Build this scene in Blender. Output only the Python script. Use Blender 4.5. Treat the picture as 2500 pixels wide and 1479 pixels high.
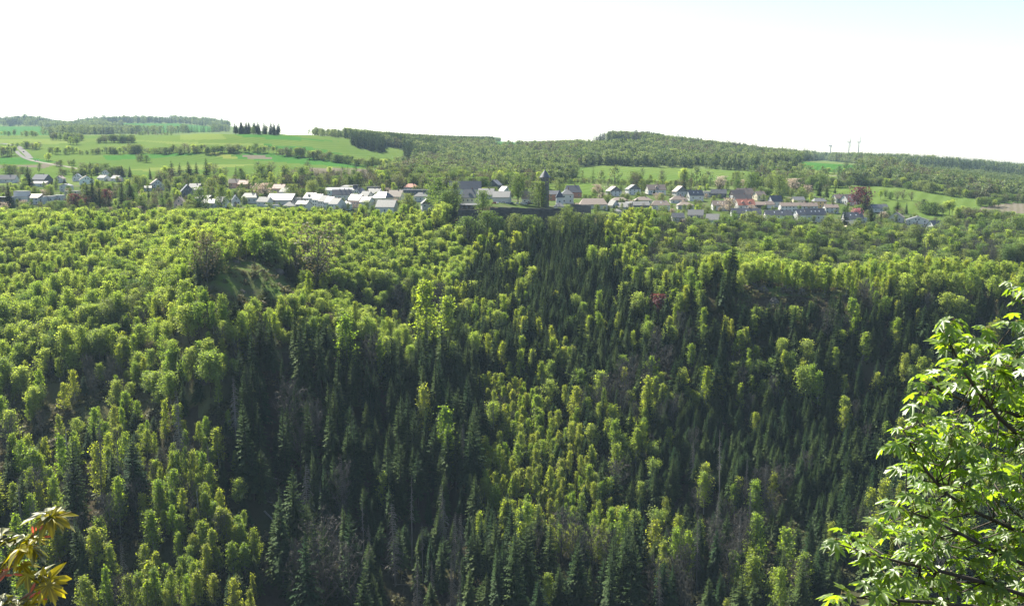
import bpy, math, random
import numpy as np
R = math.radians
rng = np.random.default_rng(7)
random.seed(7)
scene = bpy.context.scene
for o in list(bpy.data.objects):
    bpy.data.objects.remove(o)
col = scene.collection

# ------------------------------------------------------------------ camera
F = 2165.0                      # focal length in pixels of the 2500 px wide photograph
PITCH = math.atan((739.5 - 400.0) / F)
SP, CP = math.sin(PITCH), math.cos(PITCH)
cam_d = bpy.data.cameras.new('camera')
cam = bpy.data.objects.new('camera', cam_d)
col.objects.link(cam)
cam.location = (0, 0, 0)
cam.rotation_euler = (math.pi / 2 - PITCH, 0, 0)
cam_d.sensor_width = 36.0
cam_d.lens = F / 2500 * 36.0
cam_d.clip_start = 0.05
cam_d.clip_end = 40000
scene.camera = cam

# ------------------------------------------------------------------ sky, sun, exposure
SUN_EL, SUN_AZ = R(48), R(-36)  # azimuth from +Y (straight ahead), negative = left
world = bpy.data.worlds.new('World')
scene.world = world
world.use_nodes = True
nt = world.node_tree
nt.nodes.clear()
sky = nt.nodes.new('ShaderNodeTexSky')
sky.sky_type = 'NISHITA'
sky.sun_disc = False
sky.sun_elevation = SUN_EL
sky.sun_rotation = SUN_AZ
sky.air_density = 1.0
sky.dust_density = 0.7
sky.ozone_density = 1.0
bg = nt.nodes.new('ShaderNodeBackground')
bg.inputs['Strength'].default_value = 0.07
wo = nt.nodes.new('ShaderNodeOutputWorld')
nt.links.new(sky.outputs[0], bg.inputs[0])
nt.links.new(bg.outputs[0], wo.inputs[0])
sun_d = bpy.data.lights.new('sun', 'SUN')
sun_d.energy = 5.0
sun_d.angle = R(0.5)
sun_d.color = (1.0, 0.945, 0.80)
sun = bpy.data.objects.new('sun', sun_d)
col.objects.link(sun)
sun.rotation_euler = (math.pi / 2 - SUN_EL, 0, -SUN_AZ + math.pi)
sun.location = (-300, 300, 600)
vs = scene.view_settings
scene.display_settings.display_device = 'sRGB'
vs.view_transform = 'Standard'
vs.look = 'None'
vs.exposure = 1.75
vs.gamma = 1.0
vs.use_curve_mapping = False
scene.cycles.max_bounces = 6
scene.cycles.diffuse_bounces = 3
scene.cycles.glossy_bounces = 2
scene.cycles.transmission_bounces = 4
scene.cycles.volume_bounces = 0
scene.cycles.transparent_max_bounces = 8
scene.cycles.use_denoising = True
scene.cycles.denoising_prefilter = 'NONE'
scene.cycles.use_adaptive_sampling = False
scene.cycles.caustics_reflective = False
scene.cycles.caustics_refractive = False

# ------------------------------------------------------------------ helpers
def tag(o, label=None, cat=None, group=None, kind=None):
    if label: o['label'] = label
    if cat: o['category'] = cat
    if group: o['group'] = group
    if kind: o['kind'] = kind
    return o

def mesh_np(name, V, polys, mats=(), midx=None, smooth=False):
    """polys: list of (k-gon index arrays of shape (n,k))."""
    me = bpy.data.meshes.new(name)
    V = np.asarray(V, dtype=np.float32)
    polys = [np.asarray(p, dtype=np.int32) for p in polys if len(p)]
    me.vertices.add(len(V))
    me.vertices.foreach_set('co', V.ravel())
    loops = np.concatenate([p.ravel() for p in polys])
    tot = np.concatenate([np.full(len(p), p.shape[1], np.int32) for p in polys])
    st = np.concatenate([[0], np.cumsum(tot)[:-1]]).astype(np.int32)
    me.loops.add(len(loops))
    me.loops.foreach_set('vertex_index', loops)
    me.polygons.add(len(tot))
    me.polygons.foreach_set('loop_start', st)
    me.polygons.foreach_set('loop_total', tot)
    if midx is not None:
        me.polygons.foreach_set('material_index', np.asarray(midx, np.int32))
    if smooth:
        me.polygons.foreach_set('use_smooth', np.ones(len(tot), bool))
    me.update(calc_edges=True)
    me.validate()
    for m in mats:
        me.materials.append(m)
    return me

def add(name, me, parent=None, loc=None, rotz=0.0):
    o = bpy.data.objects.new(name, me)
    col.objects.link(o)
    if parent is not None: o.parent = parent
    if loc is not None: o.location = loc
    if rotz: o.rotation_euler = (0, 0, rotz)
    return o

def empty(name, loc, rotz=0.0):
    o = bpy.data.objects.new(name, None)
    col.objects.link(o)
    o.empty_display_size = 0.5
    o.location = loc
    o.rotation_euler = (0, 0, rotz)
    return o

class MB:
    """collects polygons into one mesh"""
    def __init__(s): s.v, s.f, s.m = [], [], []
    def add(s, vs, fs, mi=0):
        b = len(s.v)
        s.v += [tuple(map(float, v)) for v in vs]
        for f in fs:
            s.f.append([b + i for i in f]); s.m.append(mi)
        return s
    def box(s, x0, x1, y0, y1, z0, z1, mi=0):
        return s.add([(x0,y0,z0),(x1,y0,z0),(x1,y1,z0),(x0,y1,z0),(x0,y0,z1),(x1,y0,z1),(x1,y1,z1),(x0,y1,z1)],
                     [(3,2,1,0),(4,5,6,7),(0,1,5,4),(1,2,6,5),(2,3,7,6),(3,0,4,7)], mi)
    def prism(s, prof, y0, y1, mi=0, axis='y'):
        """prof: list of (a, z), extruded along the other horizontal axis"""
        n = len(prof)
        if axis == 'y':
            vs = [(a, y0, z) for a, z in prof] + [(a, y1, z) for a, z in prof]
        else:
            vs = [(y0, a, z) for a, z in prof] + [(y1, a, z) for a, z in prof]
        fs = [list(range(n)), list(range(2*n-1, n-1, -1))]
        fs += [(i, (i+1) % n, n+(i+1) % n, n+i)[::-1] for i in range(n)]
        return s.add(vs, fs, mi)
    def lathe(s, prof, n=16, cx=0, cy=0, mi=0):
        vs, fs = [], []
        for r, z in prof:
            for k in range(n):
                a = 2*math.pi*k/n
                vs.append((cx+r*math.cos(a), cy+r*math.sin(a), z))
        for j in range(len(prof)-1):
            for k in range(n):
                k2 = (k+1) % n
                fs.append((j*n+k, j*n+k2, (j+1)*n+k2, (j+1)*n+k))
        fs.append(list(range(n))[::-1]); fs.append(list(range((len(prof)-1)*n, len(prof)*n)))
        return s.add(vs, fs, mi)
    def tube(s, pts, rads, n=5, mi=0):
        pts = [np.array(p, float) for p in pts]
        vs, fs = [], []
        for i, p in enumerate(pts):
            d = pts[min(i+1, len(pts)-1)] - pts[max(i-1, 0)]
            d = d / (np.linalg.norm(d) + 1e-9)
            u = np.cross(d, (0.31, 0.2, 0.93) if abs(d[2]) < .9 else (1, 0.1, 0)); u /= np.linalg.norm(u) + 1e-9
            w = np.cross(d, u)
            for k in range(n):
                a = 2*math.pi*k/n
                vs.append(p + rads[i]*(math.cos(a)*u + math.sin(a)*w))
        for i in range(len(pts)-1):
            for k in range(n):
                k2 = (k+1) % n
                fs.append((i*n+k, i*n+k2, (i+1)*n+k2, (i+1)*n+k))
        fs.append(list(range(n))[::-1]); fs.append(list(range((len(pts)-1)*n, len(pts)*n)))
        return s.add(vs, fs, mi)
    def mesh(s, name, mats=(), smooth=False):
        me = bpy.data.meshes.new(name)
        me.from_pydata(s.v, [], s.f)
        me.polygons.foreach_set('material_index', s.m)
        if smooth: me.polygons.foreach_set('use_smooth', [True]*len(s.f))
        me.update()
        for m in mats: me.materials.append(m)
        return me
    def obj(s, name, mats, parent=None, loc=None, smooth=False, rotz=0.0):
        return add(name, s.mesh(name, mats if isinstance(mats, (list, tuple)) else [mats], smooth), parent, loc, rotz)

def in_poly(px, py, poly):
    px = np.asarray(px, float); py = np.asarray(py, float)
    inside = np.zeros(px.shape, bool)
    n = len(poly); j = n-1
    for i in range(n):
        xi, yi = poly[i]; xj, yj = poly[j]
        c = ((yi > py) != (yj > py))
        with np.errstate(divide='ignore', invalid='ignore'):
            xx = (xj-xi)*(py-yi)/((yj-yi) if yj != yi else 1e-9)+xi
        inside ^= c & (px < xx)
        j = i
    return inside

# ------------------------------------------------------------------ materials
def mat(name):
    m = bpy.data.materials.new(name); m.use_nodes = True
    n = m.node_tree; n.nodes.clear()
    out = n.nodes.new('ShaderNodeOutputMaterial')
    return m, n, out
def N(n, t, **kw):
    x = n.nodes.new(t)
    for k, v in kw.items(): setattr(x, k, v)
    return x
def ramp(n, fac, stops):
    r = N(n, 'ShaderNodeValToRGB')
    el = r.color_ramp.elements
    while len(el) < len(stops): el.new(0.5)
    for e, (p, c) in zip(el, stops):
        e.position = p; e.color = (*c, 1)
    n.links.new(fac, r.inputs[0])
    return r.outputs[0]
def noise(n, scale, detail=4, rough=0.6, vec=None):
    x = N(n, 'ShaderNodeTexNoise')
    x.inputs['Scale'].default_value = scale; x.inputs['Detail'].default_value = detail; x.inputs['Roughness'].default_value = rough
    if vec is not None: n.links.new(vec, x.inputs['Vector'])
    return x.outputs[0]
def surf(name, c, c2=None, scale=1.0, rough=0.8, spec=0.3, metal=0.0, bump=0.0, bscale=None, objrand=0.0):
    m, n, out = mat(name)
    b = N(n, 'ShaderNodeBsdfPrincipled')
    b.inputs['Roughness'].default_value = rough; b.inputs['Specular IOR Level'].default_value = spec; b.inputs['Metallic'].default_value = metal
    tc = N(n, 'ShaderNodeTexCoord')
    colr = None
    if c2 is not None:
        colr = ramp(n, noise(n, scale, 5, 0.65, tc.outputs['Object']), [(0.3, c), (0.7, c2)])
    if objrand:
        oi = N(n, 'ShaderNodeObjectInfo')
        h = N(n, 'ShaderNodeHueSaturation')
        mr = N(n, 'ShaderNodeMapRange'); mr.inputs[3].default_value = 1-objrand; mr.inputs[4].default_value = 1+objrand
        n.links.new(oi.outputs['Random'], mr.inputs[0]); n.links.new(mr.outputs[0], h.inputs['Value'])
        if colr is not None: n.links.new(colr, h.inputs['Color'])
        else: h.inputs['Color'].default_value = (*c, 1)
        colr = h.outputs[0]
    if colr is not None: n.links.new(colr, b.inputs['Base Color'])
    else: b.inputs['Base Color'].default_value = (*c, 1)
    if bump:
        bp = N(n, 'ShaderNodeBump'); bp.inputs['Strength'].default_value = bump
        n.links.new(noise(n, bscale or scale*4, 6, 0.7, tc.outputs['Object']), bp.inputs['Height'])
        n.links.new(bp.outputs[0], b.inputs['Normal'])
    n.links.new(b.outputs[0], out.inputs[0])
    return m
def leafmat(name, c1, c2, tr, fac=0.5, gloss=0.02, isl=0.3, rough=0.6, veins=0):
    """thin leaves: diffuse + translucent + sheen; colour varies per tree (c1..c2) and per leaf clump"""
    m, n, out = mat(name)
    oi = N(n, 'ShaderNodeObjectInfo'); ge = N(n, 'ShaderNodeNewGeometry')
    mx = N(n, 'ShaderNodeMix', data_type='RGBA')
    mx.inputs[6].default_value = (*c1, 1); mx.inputs[7].default_value = (*c2, 1)
    n.links.new(oi.outputs['Random'], mx.inputs[0])
    if veins:     # pale veins and folds fanning out from the leaf base
        tc = N(n, 'ShaderNodeTexCoord'); sx = N(n, 'ShaderNodeSeparateXYZ'); n.links.new(tc.outputs['Object'], sx.inputs[0])
        at2 = N(n, 'ShaderNodeMath', operation='ARCTAN2'); n.links.new(sx.outputs[0], at2.inputs[0]); n.links.new(sx.outputs[1], at2.inputs[1])
        ml = N(n, 'ShaderNodeMath', operation='MULTIPLY'); n.links.new(at2.outputs[0], ml.inputs[0]); ml.inputs[1].default_value = 15.0
        sn = N(n, 'ShaderNodeMath', operation='COSINE'); n.links.new(ml.outputs[0], sn.inputs[0])
        vc = ramp(n, sn.outputs[0], [(0.0, (1-veins,)*3), (0.75, (1,1,1)), (1.0, (1.25,1.22,1.1))])
        mv = N(n, 'ShaderNodeMix', data_type='RGBA', blend_type='MULTIPLY'); mv.inputs[0].default_value = 1.0
        n.links.new(mx.outputs[2], mv.inputs[6]); n.links.new(vc, mv.inputs[7]); mx = mv
    hs = N(n, 'ShaderNodeHueSaturation')
    mr = N(n, 'ShaderNodeMapRange'); mr.inputs[3].default_value = 1-isl; mr.inputs[4].default_value = 1+isl
    n.links.new(ge.outputs['Random Per Island'], mr.inputs[0]); n.links.new(mr.outputs[0], hs.inputs['Value'])
    n.links.new(mx.outputs[2], hs.inputs['Color'])
    mt = N(n, 'ShaderNodeMix', data_type='RGBA', blend_type='MULTIPLY'); mt.inputs[0].default_value = 1.0
    n.links.new(hs.outputs[0], mt.inputs[6]); mt.inputs[7].default_value = (*tr, 1)
    d = N(n, 'ShaderNodeBsdfDiffuse'); t = N(n, 'ShaderNodeBsdfTranslucent'); g = N(n, 'ShaderNodeBsdfGlossy')
    g.inputs['Roughness'].default_value = rough
    n.links.new(hs.outputs[0], d.inputs[0]); n.links.new(mt.outputs[2], t.inputs[0])
    m1 = N(n, 'ShaderNodeMixShader'); m1.inputs[0].default_value = fac
    n.links.new(d.outputs[0], m1.inputs[1]); n.links.new(t.outputs[0], m1.inputs[2])
    m2 = N(n, 'ShaderNodeMixShader'); m2.inputs[0].default_value = gloss
    n.links.new(m1.outputs[0], m2.inputs[1]); n.links.new(g.outputs[0], m2.inputs[2])
    n.links.new(m2.outputs[0], out.inputs[0])
    return m

M = {}
M['beech'] = leafmat('beech_leaf', (0.118,0.175,0.033), (0.20,0.238,0.066), (2.4,2.4,0.95), 0.58)
M['birch'] = leafmat('birch_leaf', (0.120,0.182,0.025), (0.19,0.210,0.038), (2.5,2.5,0.8), 0.58)
M['spruce'] = leafmat('spruce_needle', (0.016,0.038,0.013), (0.05,0.075,0.02), (1.6,1.7,0.6), 0.32, 0.008)
M['broadleaf'] = leafmat('broadleaf_leaf', (0.075,0.135,0.026), (0.135,0.17,0.05), (1.7,1.6,0.9), 0.45)
M['farleaf'] = leafmat('far_leaf', (0.065,0.10,0.04), (0.14,0.17,0.075), (1.7,1.7,0.8), 0.42)
M['farbirch'] = leafmat('far_birch_leaf', (0.075,0.115,0.03), (0.11,0.14,0.04), (1.7,1.7,0.8), 0.42)
M['copper'] = leafmat('copper_beech_leaf', (0.11,0.035,0.035), (0.09,0.035,0.04), (1.6,1.0,0.9), 0.4)
M['blossom'] = leafmat('blossom_petal', (0.40,0.34,0.27), (0.34,0.26,0.20), (1.2,1.2,1.1), 0.4)
M['pinkblossom'] = leafmat('pink_petal', (0.42,0.16,0.18), (0.36,0.15,0.17), (1.2,1.1,1.1), 0.4)
M['budding'] = leafmat('bud_spray', (0.075,0.078,0.036), (0.11,0.10,0.05), (1.3,1.2,1.0), 0.35)
M['twig'] = surf('twig_bark', (0.055,0.05,0.042), (0.10,0.095,0.08), 3.0, 0.9, 0.2, objrand=0.2)
M['deadwood'] = surf('dead_wood', (0.11,0.10,0.085), (0.21,0.195,0.17), 1.2, 0.9, 0.2)
M['bark'] = surf('tree_bark', (0.045,0.036,0.028), (0.085,0.072,0.058), 2.5, 0.95, 0.15)
M['birchbark'] = surf('birch_bark', (0.45,0.43,0.39), (0.10,0.09,0.08), 1.6, 0.8, 0.2)
M['scrub'] = leafmat('scrub_leaf', (0.06,0.085,0.022), (0.11,0.095,0.045), (1.5,1.4,0.9), 0.4)
# ------------------------------------------------------------------ the lie of the land
def t_of_py(py):
    cy = (739.5 - np.asarray(py, float)) / F
    return (SP - cy*CP) / (CP + cy*SP)          # downward slope -z/d seen at that row
def py_of_t(t):
    cy = (SP - t*CP) / (CP + t*SP)
    return 739.5 - cy*F
def kx(py):
    cy = (739.5 - np.asarray(py, float)) / F
    return CP + cy*SP
# hand-measured ground profiles: column -> {distance: row}
PROF = {
 0:    [(200,1500),(240,1330),(290,1170),(350,1010),(420,860),(500,740),(580,655),(660,600),(720,562),(800,508),(900,478),(1000,455),(1150,425),(1300,400),(1500,372),(1750,345),(2100,333),(2700,330),(3400,318),(4500,300),(5200,304),(7000,390)],
 250:  [(200,1500),(240,1340),(290,1170),(350,990),(420,820),(500,715),(580,645),(660,595),(720,560),(800,510),(900,478),(1000,455),(1150,425),(1300,398),(1500,372),(1750,345),(2100,331),(2700,327),(3400,316),(4500,298),(5200,303),(7000,390)],
 500:  [(200,1500),(240,1330),(290,1110),(330,930),(360,800),(400,692),(440,648),(500,622),(580,598),(660,572),(720,550),(800,512),(900,480),(1000,455),(1150,420),(1300,395),(1450,355),(1600,331),(1750,327),(2100,330),(3400,316),(4500,301),(5200,306),(7000,390)],
 625:  [(200,1520),(240,1360),(290,1160),(350,960),(380,850),(400,780),(425,706),(440,672),(470,646),(520,622),(580,592),(660,566),(720,545),(800,512),(900,480),(1000,455),(1150,417),(1300,395),(1450,357),(1600,328),(1750,330),(2100,334),(3400,330),(4500,318),(5200,322),(7000,390)],
 750:  [(200,1540),(240,1400),(290,1230),(350,1000),(385,850),(410,770),(430,730),(472,775),(505,715),(560,655),(620,610),(680,570),(740,538),(800,512),(900,480),(1000,455),(1150,415),(1300,395),(1450,360),(1600,334),(1750,330),(2100,333),(3400,340),(4500,335),(7000,390)],
 1000: [(200,1560),(240,1420),(290,1260),(350,1070),(400,920),(430,852),(474,905),(510,835),(560,725),(620,655),(680,592),(730,545),(780,515),(850,492),(930,470),(1000,455),(1150,430),(1300,412),(1450,395),(1600,377),(1800,356),(2100,349),(2600,352),(4500,350),(7000,395)],
 1200: [(200,1520),(240,1410),(290,1270),(350,1100),(420,945),(500,805),(580,695),(640,620),(675,572),(700,514),(740,497),(800,486),(900,470),(1000,455),(1150,444),(1300,428),(1450,410),(1600,392),(1800,374),(2100,360),(2600,352),(3500,347),(4500,345),(7000,395)],
 1400:    [(200,1510),(240,1410),(290,1280),(350,1110),(420,950),(500,797),(580,688),(640,618),(690,560),(720,524),(760,505),(820,490),(900,474),(1000,455),(1100,442),(1200,430),(1320,418),(1450,404),(1600,386),(1800,371),(2000,364),(2600,366),(4500,366),(7000,395)],
 1500:    [(200,1520),(240,1420),(290,1290),(350,1120),(420,950),(500,790),(560,695),(620,625),(680,568),(730,527),(780,507),(850,492),(950,466),(1050,446),(1150,437),(1250,425),(1350,415),(1450,400),(1600,376),(1800,359),(2000,342),(2500,354),(4500,372),(7000,395)],
 1750:    [(200,1540),(240,1440),(290,1310),(350,1130),(400,960),(440,800),(480,705),(520,676),(560,672),(620,650),(680,600),(740,555),(800,528),(860,508),(930,485),(1000,464),(1100,446),(1200,432),(1350,418),(1450,405),(1600,401),(1800,378),(2000,367),(2500,378),(4500,388),(7000,395)],
 2000:    [(200,1520),(240,1420),(290,1290),(350,1100),(400,920),(440,780),(470,706),(500,702),(540,735),(600,700),(650,645),(700,602),(760,562),(820,532),(880,510),(960,484),(1050,464),(1150,448),(1300,430),(1450,402),(1650,401),(1900,396),(2300,394),(4500,388),(7000,398)],
 2250:    [(200,1480),(240,1370),(290,1240),(350,1060),(400,880),(440,750),(470,690),(500,686),(540,712),(600,690),(650,652),(700,612),(760,577),(820,550),(900,522),(1000,491),(1150,461),(1300,441),(1450,421),(1700,416),(2100,406),(2600,402),(4500,402),(7000,400)],
 2500:    [(200,1480),(240,1370),(290,1240),(350,1060),(400,890),(440,780),(480,712),(520,692),(560,674),(600,657),(650,642),(700,622),(760,592),(820,562),(900,536),(1000,506),(1150,481),(1300,461),(1450,446),(1700,440),(2100,430),(2600,421),(4500,417),(7000,405)],
}
def _col(src, rows):
    return [(a, rows.get(a, b)) for a, b in PROF[src]]
PROF[60] = _col(0, {4500: 295, 3400: 317}); PROF[170] = _col(250, {4500: 307, 5200: 311}); PROF[215] = _col(250, {4500: 300}); PROF[330] = [(a, (296 if a == 4500 else b)) for a, b in PROF[250]]
PROF[1300] = [(a, {2100: 366, 2000: 366, 2600: 362, 3500: 356, 4500: 352}.get(a, b)) for a, b in PROF[1400]]
PROF[1620] = [(a, {2000: 350}.get(a, b)) for a, b in PROF[1500]]
del PROF[1620]
SQ = 0.73                       # the far slope rises steeply: it starts beyond the ravine, well away from the camera
def dm(d): return 690-(690-d)*SQ if d < 690 else d
PROF = {c: [(dm(a), b) for a, b in v] for c, v in PROF.items()}
NEAR = [(2, .875), (4, 1.0), (10, 1.1), (30, 1.0), (70, .90), (120, .80), (160, .70)]
LD = np.linspace(math.log(2), math.log(7000), 620)

def pchip(x, y, xi):
    x = np.asarray(x, float); y = np.asarray(y, float); h = np.diff(x)
    d = np.diff(y, axis=0) / (h if y.ndim == 1 else h[:, None])
    m = np.zeros_like(y)
    hh = (lambda a: a) if y.ndim == 1 else (lambda a: a[:, None])
    w1, w2 = 2*h[1:]+h[:-1], h[1:]+2*h[:-1]
    with np.errstate(divide='ignore', invalid='ignore'):
        mm = hh(w1+w2) / (hh(w1)/d[:-1] + hh(w2)/d[1:])
    m[1:-1] = np.where(d[:-1]*d[1:] > 0, mm, 0)
    m[0], m[-1] = d[0], d[-1]
    i = np.clip(np.searchsorted(x, xi)-1, 0, len(x)-2)
    t = np.clip((xi-x[i])/h[i], 0, 1); H = h[i]
    if y.ndim > 1: t, H = t[:, None], H[:, None]
    return y[i]*(1+2*t)*(1-t)**2 + H*m[i]*t*(1-t)**2 + y[i+1]*t*t*(3-2*t) + H*m[i+1]*t*t*(t-1)

COLS = sorted(PROF)
_T = []
for c in COLS:
    ds = [math.log(a) for a, _ in NEAR] + [math.log(a) for a, _ in PROF[c]]
    ts = [b for _, b in NEAR] + list(t_of_py([b for _, b in PROF[c]]))
    _T.append(pchip(ds, np.array(ts), LD))
PXS = np.concatenate([np.linspace(-1000, -100, 40), np.arange(-92, 2600, 4.0), np.linspace(2610, 3500, 40)])
TT = pchip(COLS, np.array(_T), np.clip(PXS, 0, 2500))          # (npx, nd) downward slope

def vnoise(x, y, seed=0):
    """smooth value noise"""
    xi, yi = np.floor(x).astype(np.int64), np.floor(y).astype(np.int64)
    fx, fy = x-xi, y-yi
    fx, fy = fx*fx*(3-2*fx), fy*fy*(3-2*fy)
    def h(a, b):
        n = (a*374761393 + b*668265263 + seed*1442695) & 0x7fffffff
        n = ((n ^ (n >> 13))*1274126177) & 0x7fffffff
        return ((n ^ (n >> 16)) & 0xffff)/65535.0
    return (h(xi, yi)*(1-fx)+h(xi+1, yi)*fx)*(1-fy) + (h(xi, yi+1)*(1-fx)+h(xi+1, yi+1)*fx)*fy
DD = np.exp(LD)[None, :]
_x0 = (PXS[:, None]-1250)/F/kx(py_of_t(TT))*DD
_z0 = -TT*DD
_amp = np.clip((DD-250)/80, 0, 1)*np.where(DD < 640, 1.0, np.clip(1-(DD-640)/60, .12, 1))
_z0 = _z0 + _amp*((vnoise(_x0/38+9, DD/38+_x0*0, 1)-.5)*5 + (vnoise(_x0/13, DD/13+_x0*0, 2)-.5)*2.0)
TT = -_z0/DD
PYG = py_of_t(TT)

def slope_at(px, d):
    fi = np.interp(px, PXS, np.arange(len(PXS))); fj = np.interp(np.log(d), LD, np.arange(len(LD)))
    i = np.clip(fi.astype(int), 0, len(PXS)-2); j = np.clip(fj.astype(int), 0, len(LD)-2)
    a, b = fi-i, fj-j
    return (TT[i, j]*(1-a)+TT[i+1, j]*a)*(1-b) + (TT[i, j+1]*(1-a)+TT[i+1, j+1]*a)*b
def px_of(x, y, z):
    t = -z/y
    py = py_of_t(t)
    return 1250+F*x/y*kx(py), py
def ground_z(x, y):
    x = np.asarray(x, float); y = np.asarray(y, float)
    px = 1250+F*x/y
    for _ in range(4):
        t = slope_at(px, y)
        px = 1250+F*x/y*kx(py_of_t(t))
    return -slope_at(px, y)*y
def at(px, py, dmin=640, dmax=1150):
    """first point of the ground seen at that pixel between two distances"""
    ds = np.exp(np.linspace(math.log(dmin), math.log(dmax), 400))
    r = py_of_t(slope_at(np.full(400, float(px)), ds))
    k = np.nonzero(r <= py)[0]
    d = ds[k[0]] if len(k) else ds[np.argmin(np.abs(r-py))]
    t = float(slope_at(np.array([float(px)]), np.array([d]))[0])
    x = (px-1250)/F/float(kx(py_of_t(t)))*d
    return x, float(d), -t*float(d)

# ------------------------------------------------------------------ ground materials
def groundmat(name, stops, scale, scale2=None, c3=None, bump=0.3, stripes=None):
    m, n, out = mat(name)
    b = N(n, 'ShaderNodeBsdfPrincipled'); b.inputs['Roughness'].default_value = 0.95; b.inputs['Specular IOR Level'].default_value = 0.0
    tc = N(n, 'ShaderNodeTexCoord')
    c = ramp(n, noise(n, scale, 8, 0.68, tc.outputs['Object']), stops)
    if c3 is not None:
        mx = N(n, 'ShaderNodeMix', data_type='RGBA')
        r = ramp(n, noise(n, scale2, 5, 0.6, tc.outputs['Object']), [(0.42, (0,0,0)), (0.62, (1,1,1))])
        n.links.new(r, mx.inputs[0]); n.links.new(c, mx.inputs[6]); mx.inputs[7].default_value = (*c3, 1)
        c = mx.outputs[2]
    if stripes:
        w = N(n, 'ShaderNodeTexWave'); w.inputs['Scale'].default_value = stripes; w.inputs['Distortion'].default_value = 1.5; w.inputs['Detail'].default_value = 2
        mp = N(n, 'ShaderNodeMapping'); mp.inputs['Rotation'].default_value = (0, 0, 0.5)
        n.links.new(tc.outputs['Object'], mp.inputs[0]); n.links.new(mp.outputs[0], w.inputs[0])
        mx = N(n, 'ShaderNodeMix', data_type='RGBA', blend_type='MULTIPLY'); mx.inputs[0].default_value = 0.6
        n.links.new(c, mx.inputs[6]); n.links.new(ramp(n, w.outputs[0], [(0.2, (.72,.74,.6)), (0.8, (1,1,1))]), mx.inputs[7])
        c = mx.outputs[2]
    n.links.new(c, b.inputs['Base Color'])
    if bump:
        bp = N(n, 'ShaderNodeBump'); bp.inputs['Strength'].default_value = bump; bp.inputs['Distance'].default_value = 0.6
        n.links.new(noise(n, 0.7, 6, 0.7, tc.outputs['Object']), bp.inputs['Height']); n.links.new(bp.outputs[0], b.inputs['Normal'])
    n.links.new(b.outputs[0], out.inputs[0])
    return m
GM = {
 'forest_floor': groundmat('forest_floor', [(0.3, (0.030,0.024,0.018)), (0.52, (0.055,0.044,0.03)), (0.72, (0.042,0.05,0.018))], 0.09, 0.02, (0.036,0.042,0.018), 0.9),
 'clearing_grass': groundmat('clearing_grass', [(0.3, (0.075,0.085,0.035)), (0.5, (0.085,0.125,0.03)), (0.75, (0.075,0.12,0.028))], 0.16, 0.05, (0.075,0.075,0.04), 0.9),
 'scrub_slope': groundmat('scrub_slope', [(0.3, (0.05,0.042,0.028)), (0.5, (0.085,0.075,0.045)), (0.72, (0.065,0.075,0.028))], 0.11, 0.04, (0.08,0.085,0.035), 0.9),
 'town_ground': groundmat('town_ground', [(0.35, (0.05,0.085,0.02)), (0.5, (0.065,0.095,0.026)), (0.66, (0.11,0.10,0.08))], 0.05, 0.03, (0.06,0.085,0.03), 0.3),
 'hill_ground': groundmat('hill_ground', [(0.3, (0.065,0.09,0.03)), (0.55, (0.09,0.125,0.04)), (0.75, (0.12,0.13,0.055))], 0.03, 0.01, (0.09,0.12,0.04), 0.4),
 'meadow': groundmat('meadow', [(0.3, (0.062,0.108,0.024)), (0.7, (0.078,0.122,0.030))], 0.012, 0.004, (0.090,0.128,0.032), 0.0, 0.02),
 'lush_field': groundmat('lush_field', [(0.3, (0.038,0.108,0.022)), (0.7, (0.048,0.118,0.026))], 0.02, None, None, 0.0, 0.035),
 'pale_field': groundmat('pale_field', [(0.3, (0.125,0.155,0.045)), (0.7, (0.11,0.15,0.04))], 0.02, None, None, 0.0, 0.03),
 'ploughed_field': groundmat('ploughed_field', [(0.3, (0.11,0.098,0.076)), (0.7, (0.14,0.123,0.096))], 0.03, None, None, 0.0, 0.05),
 'rapeseed_field': groundmat('rapeseed_field', [(0.3, (0.17,0.17,0.045)), (0.7, (0.11,0.15,0.04))], 0.05, None, None, 0.0, 0.04),
}
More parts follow.
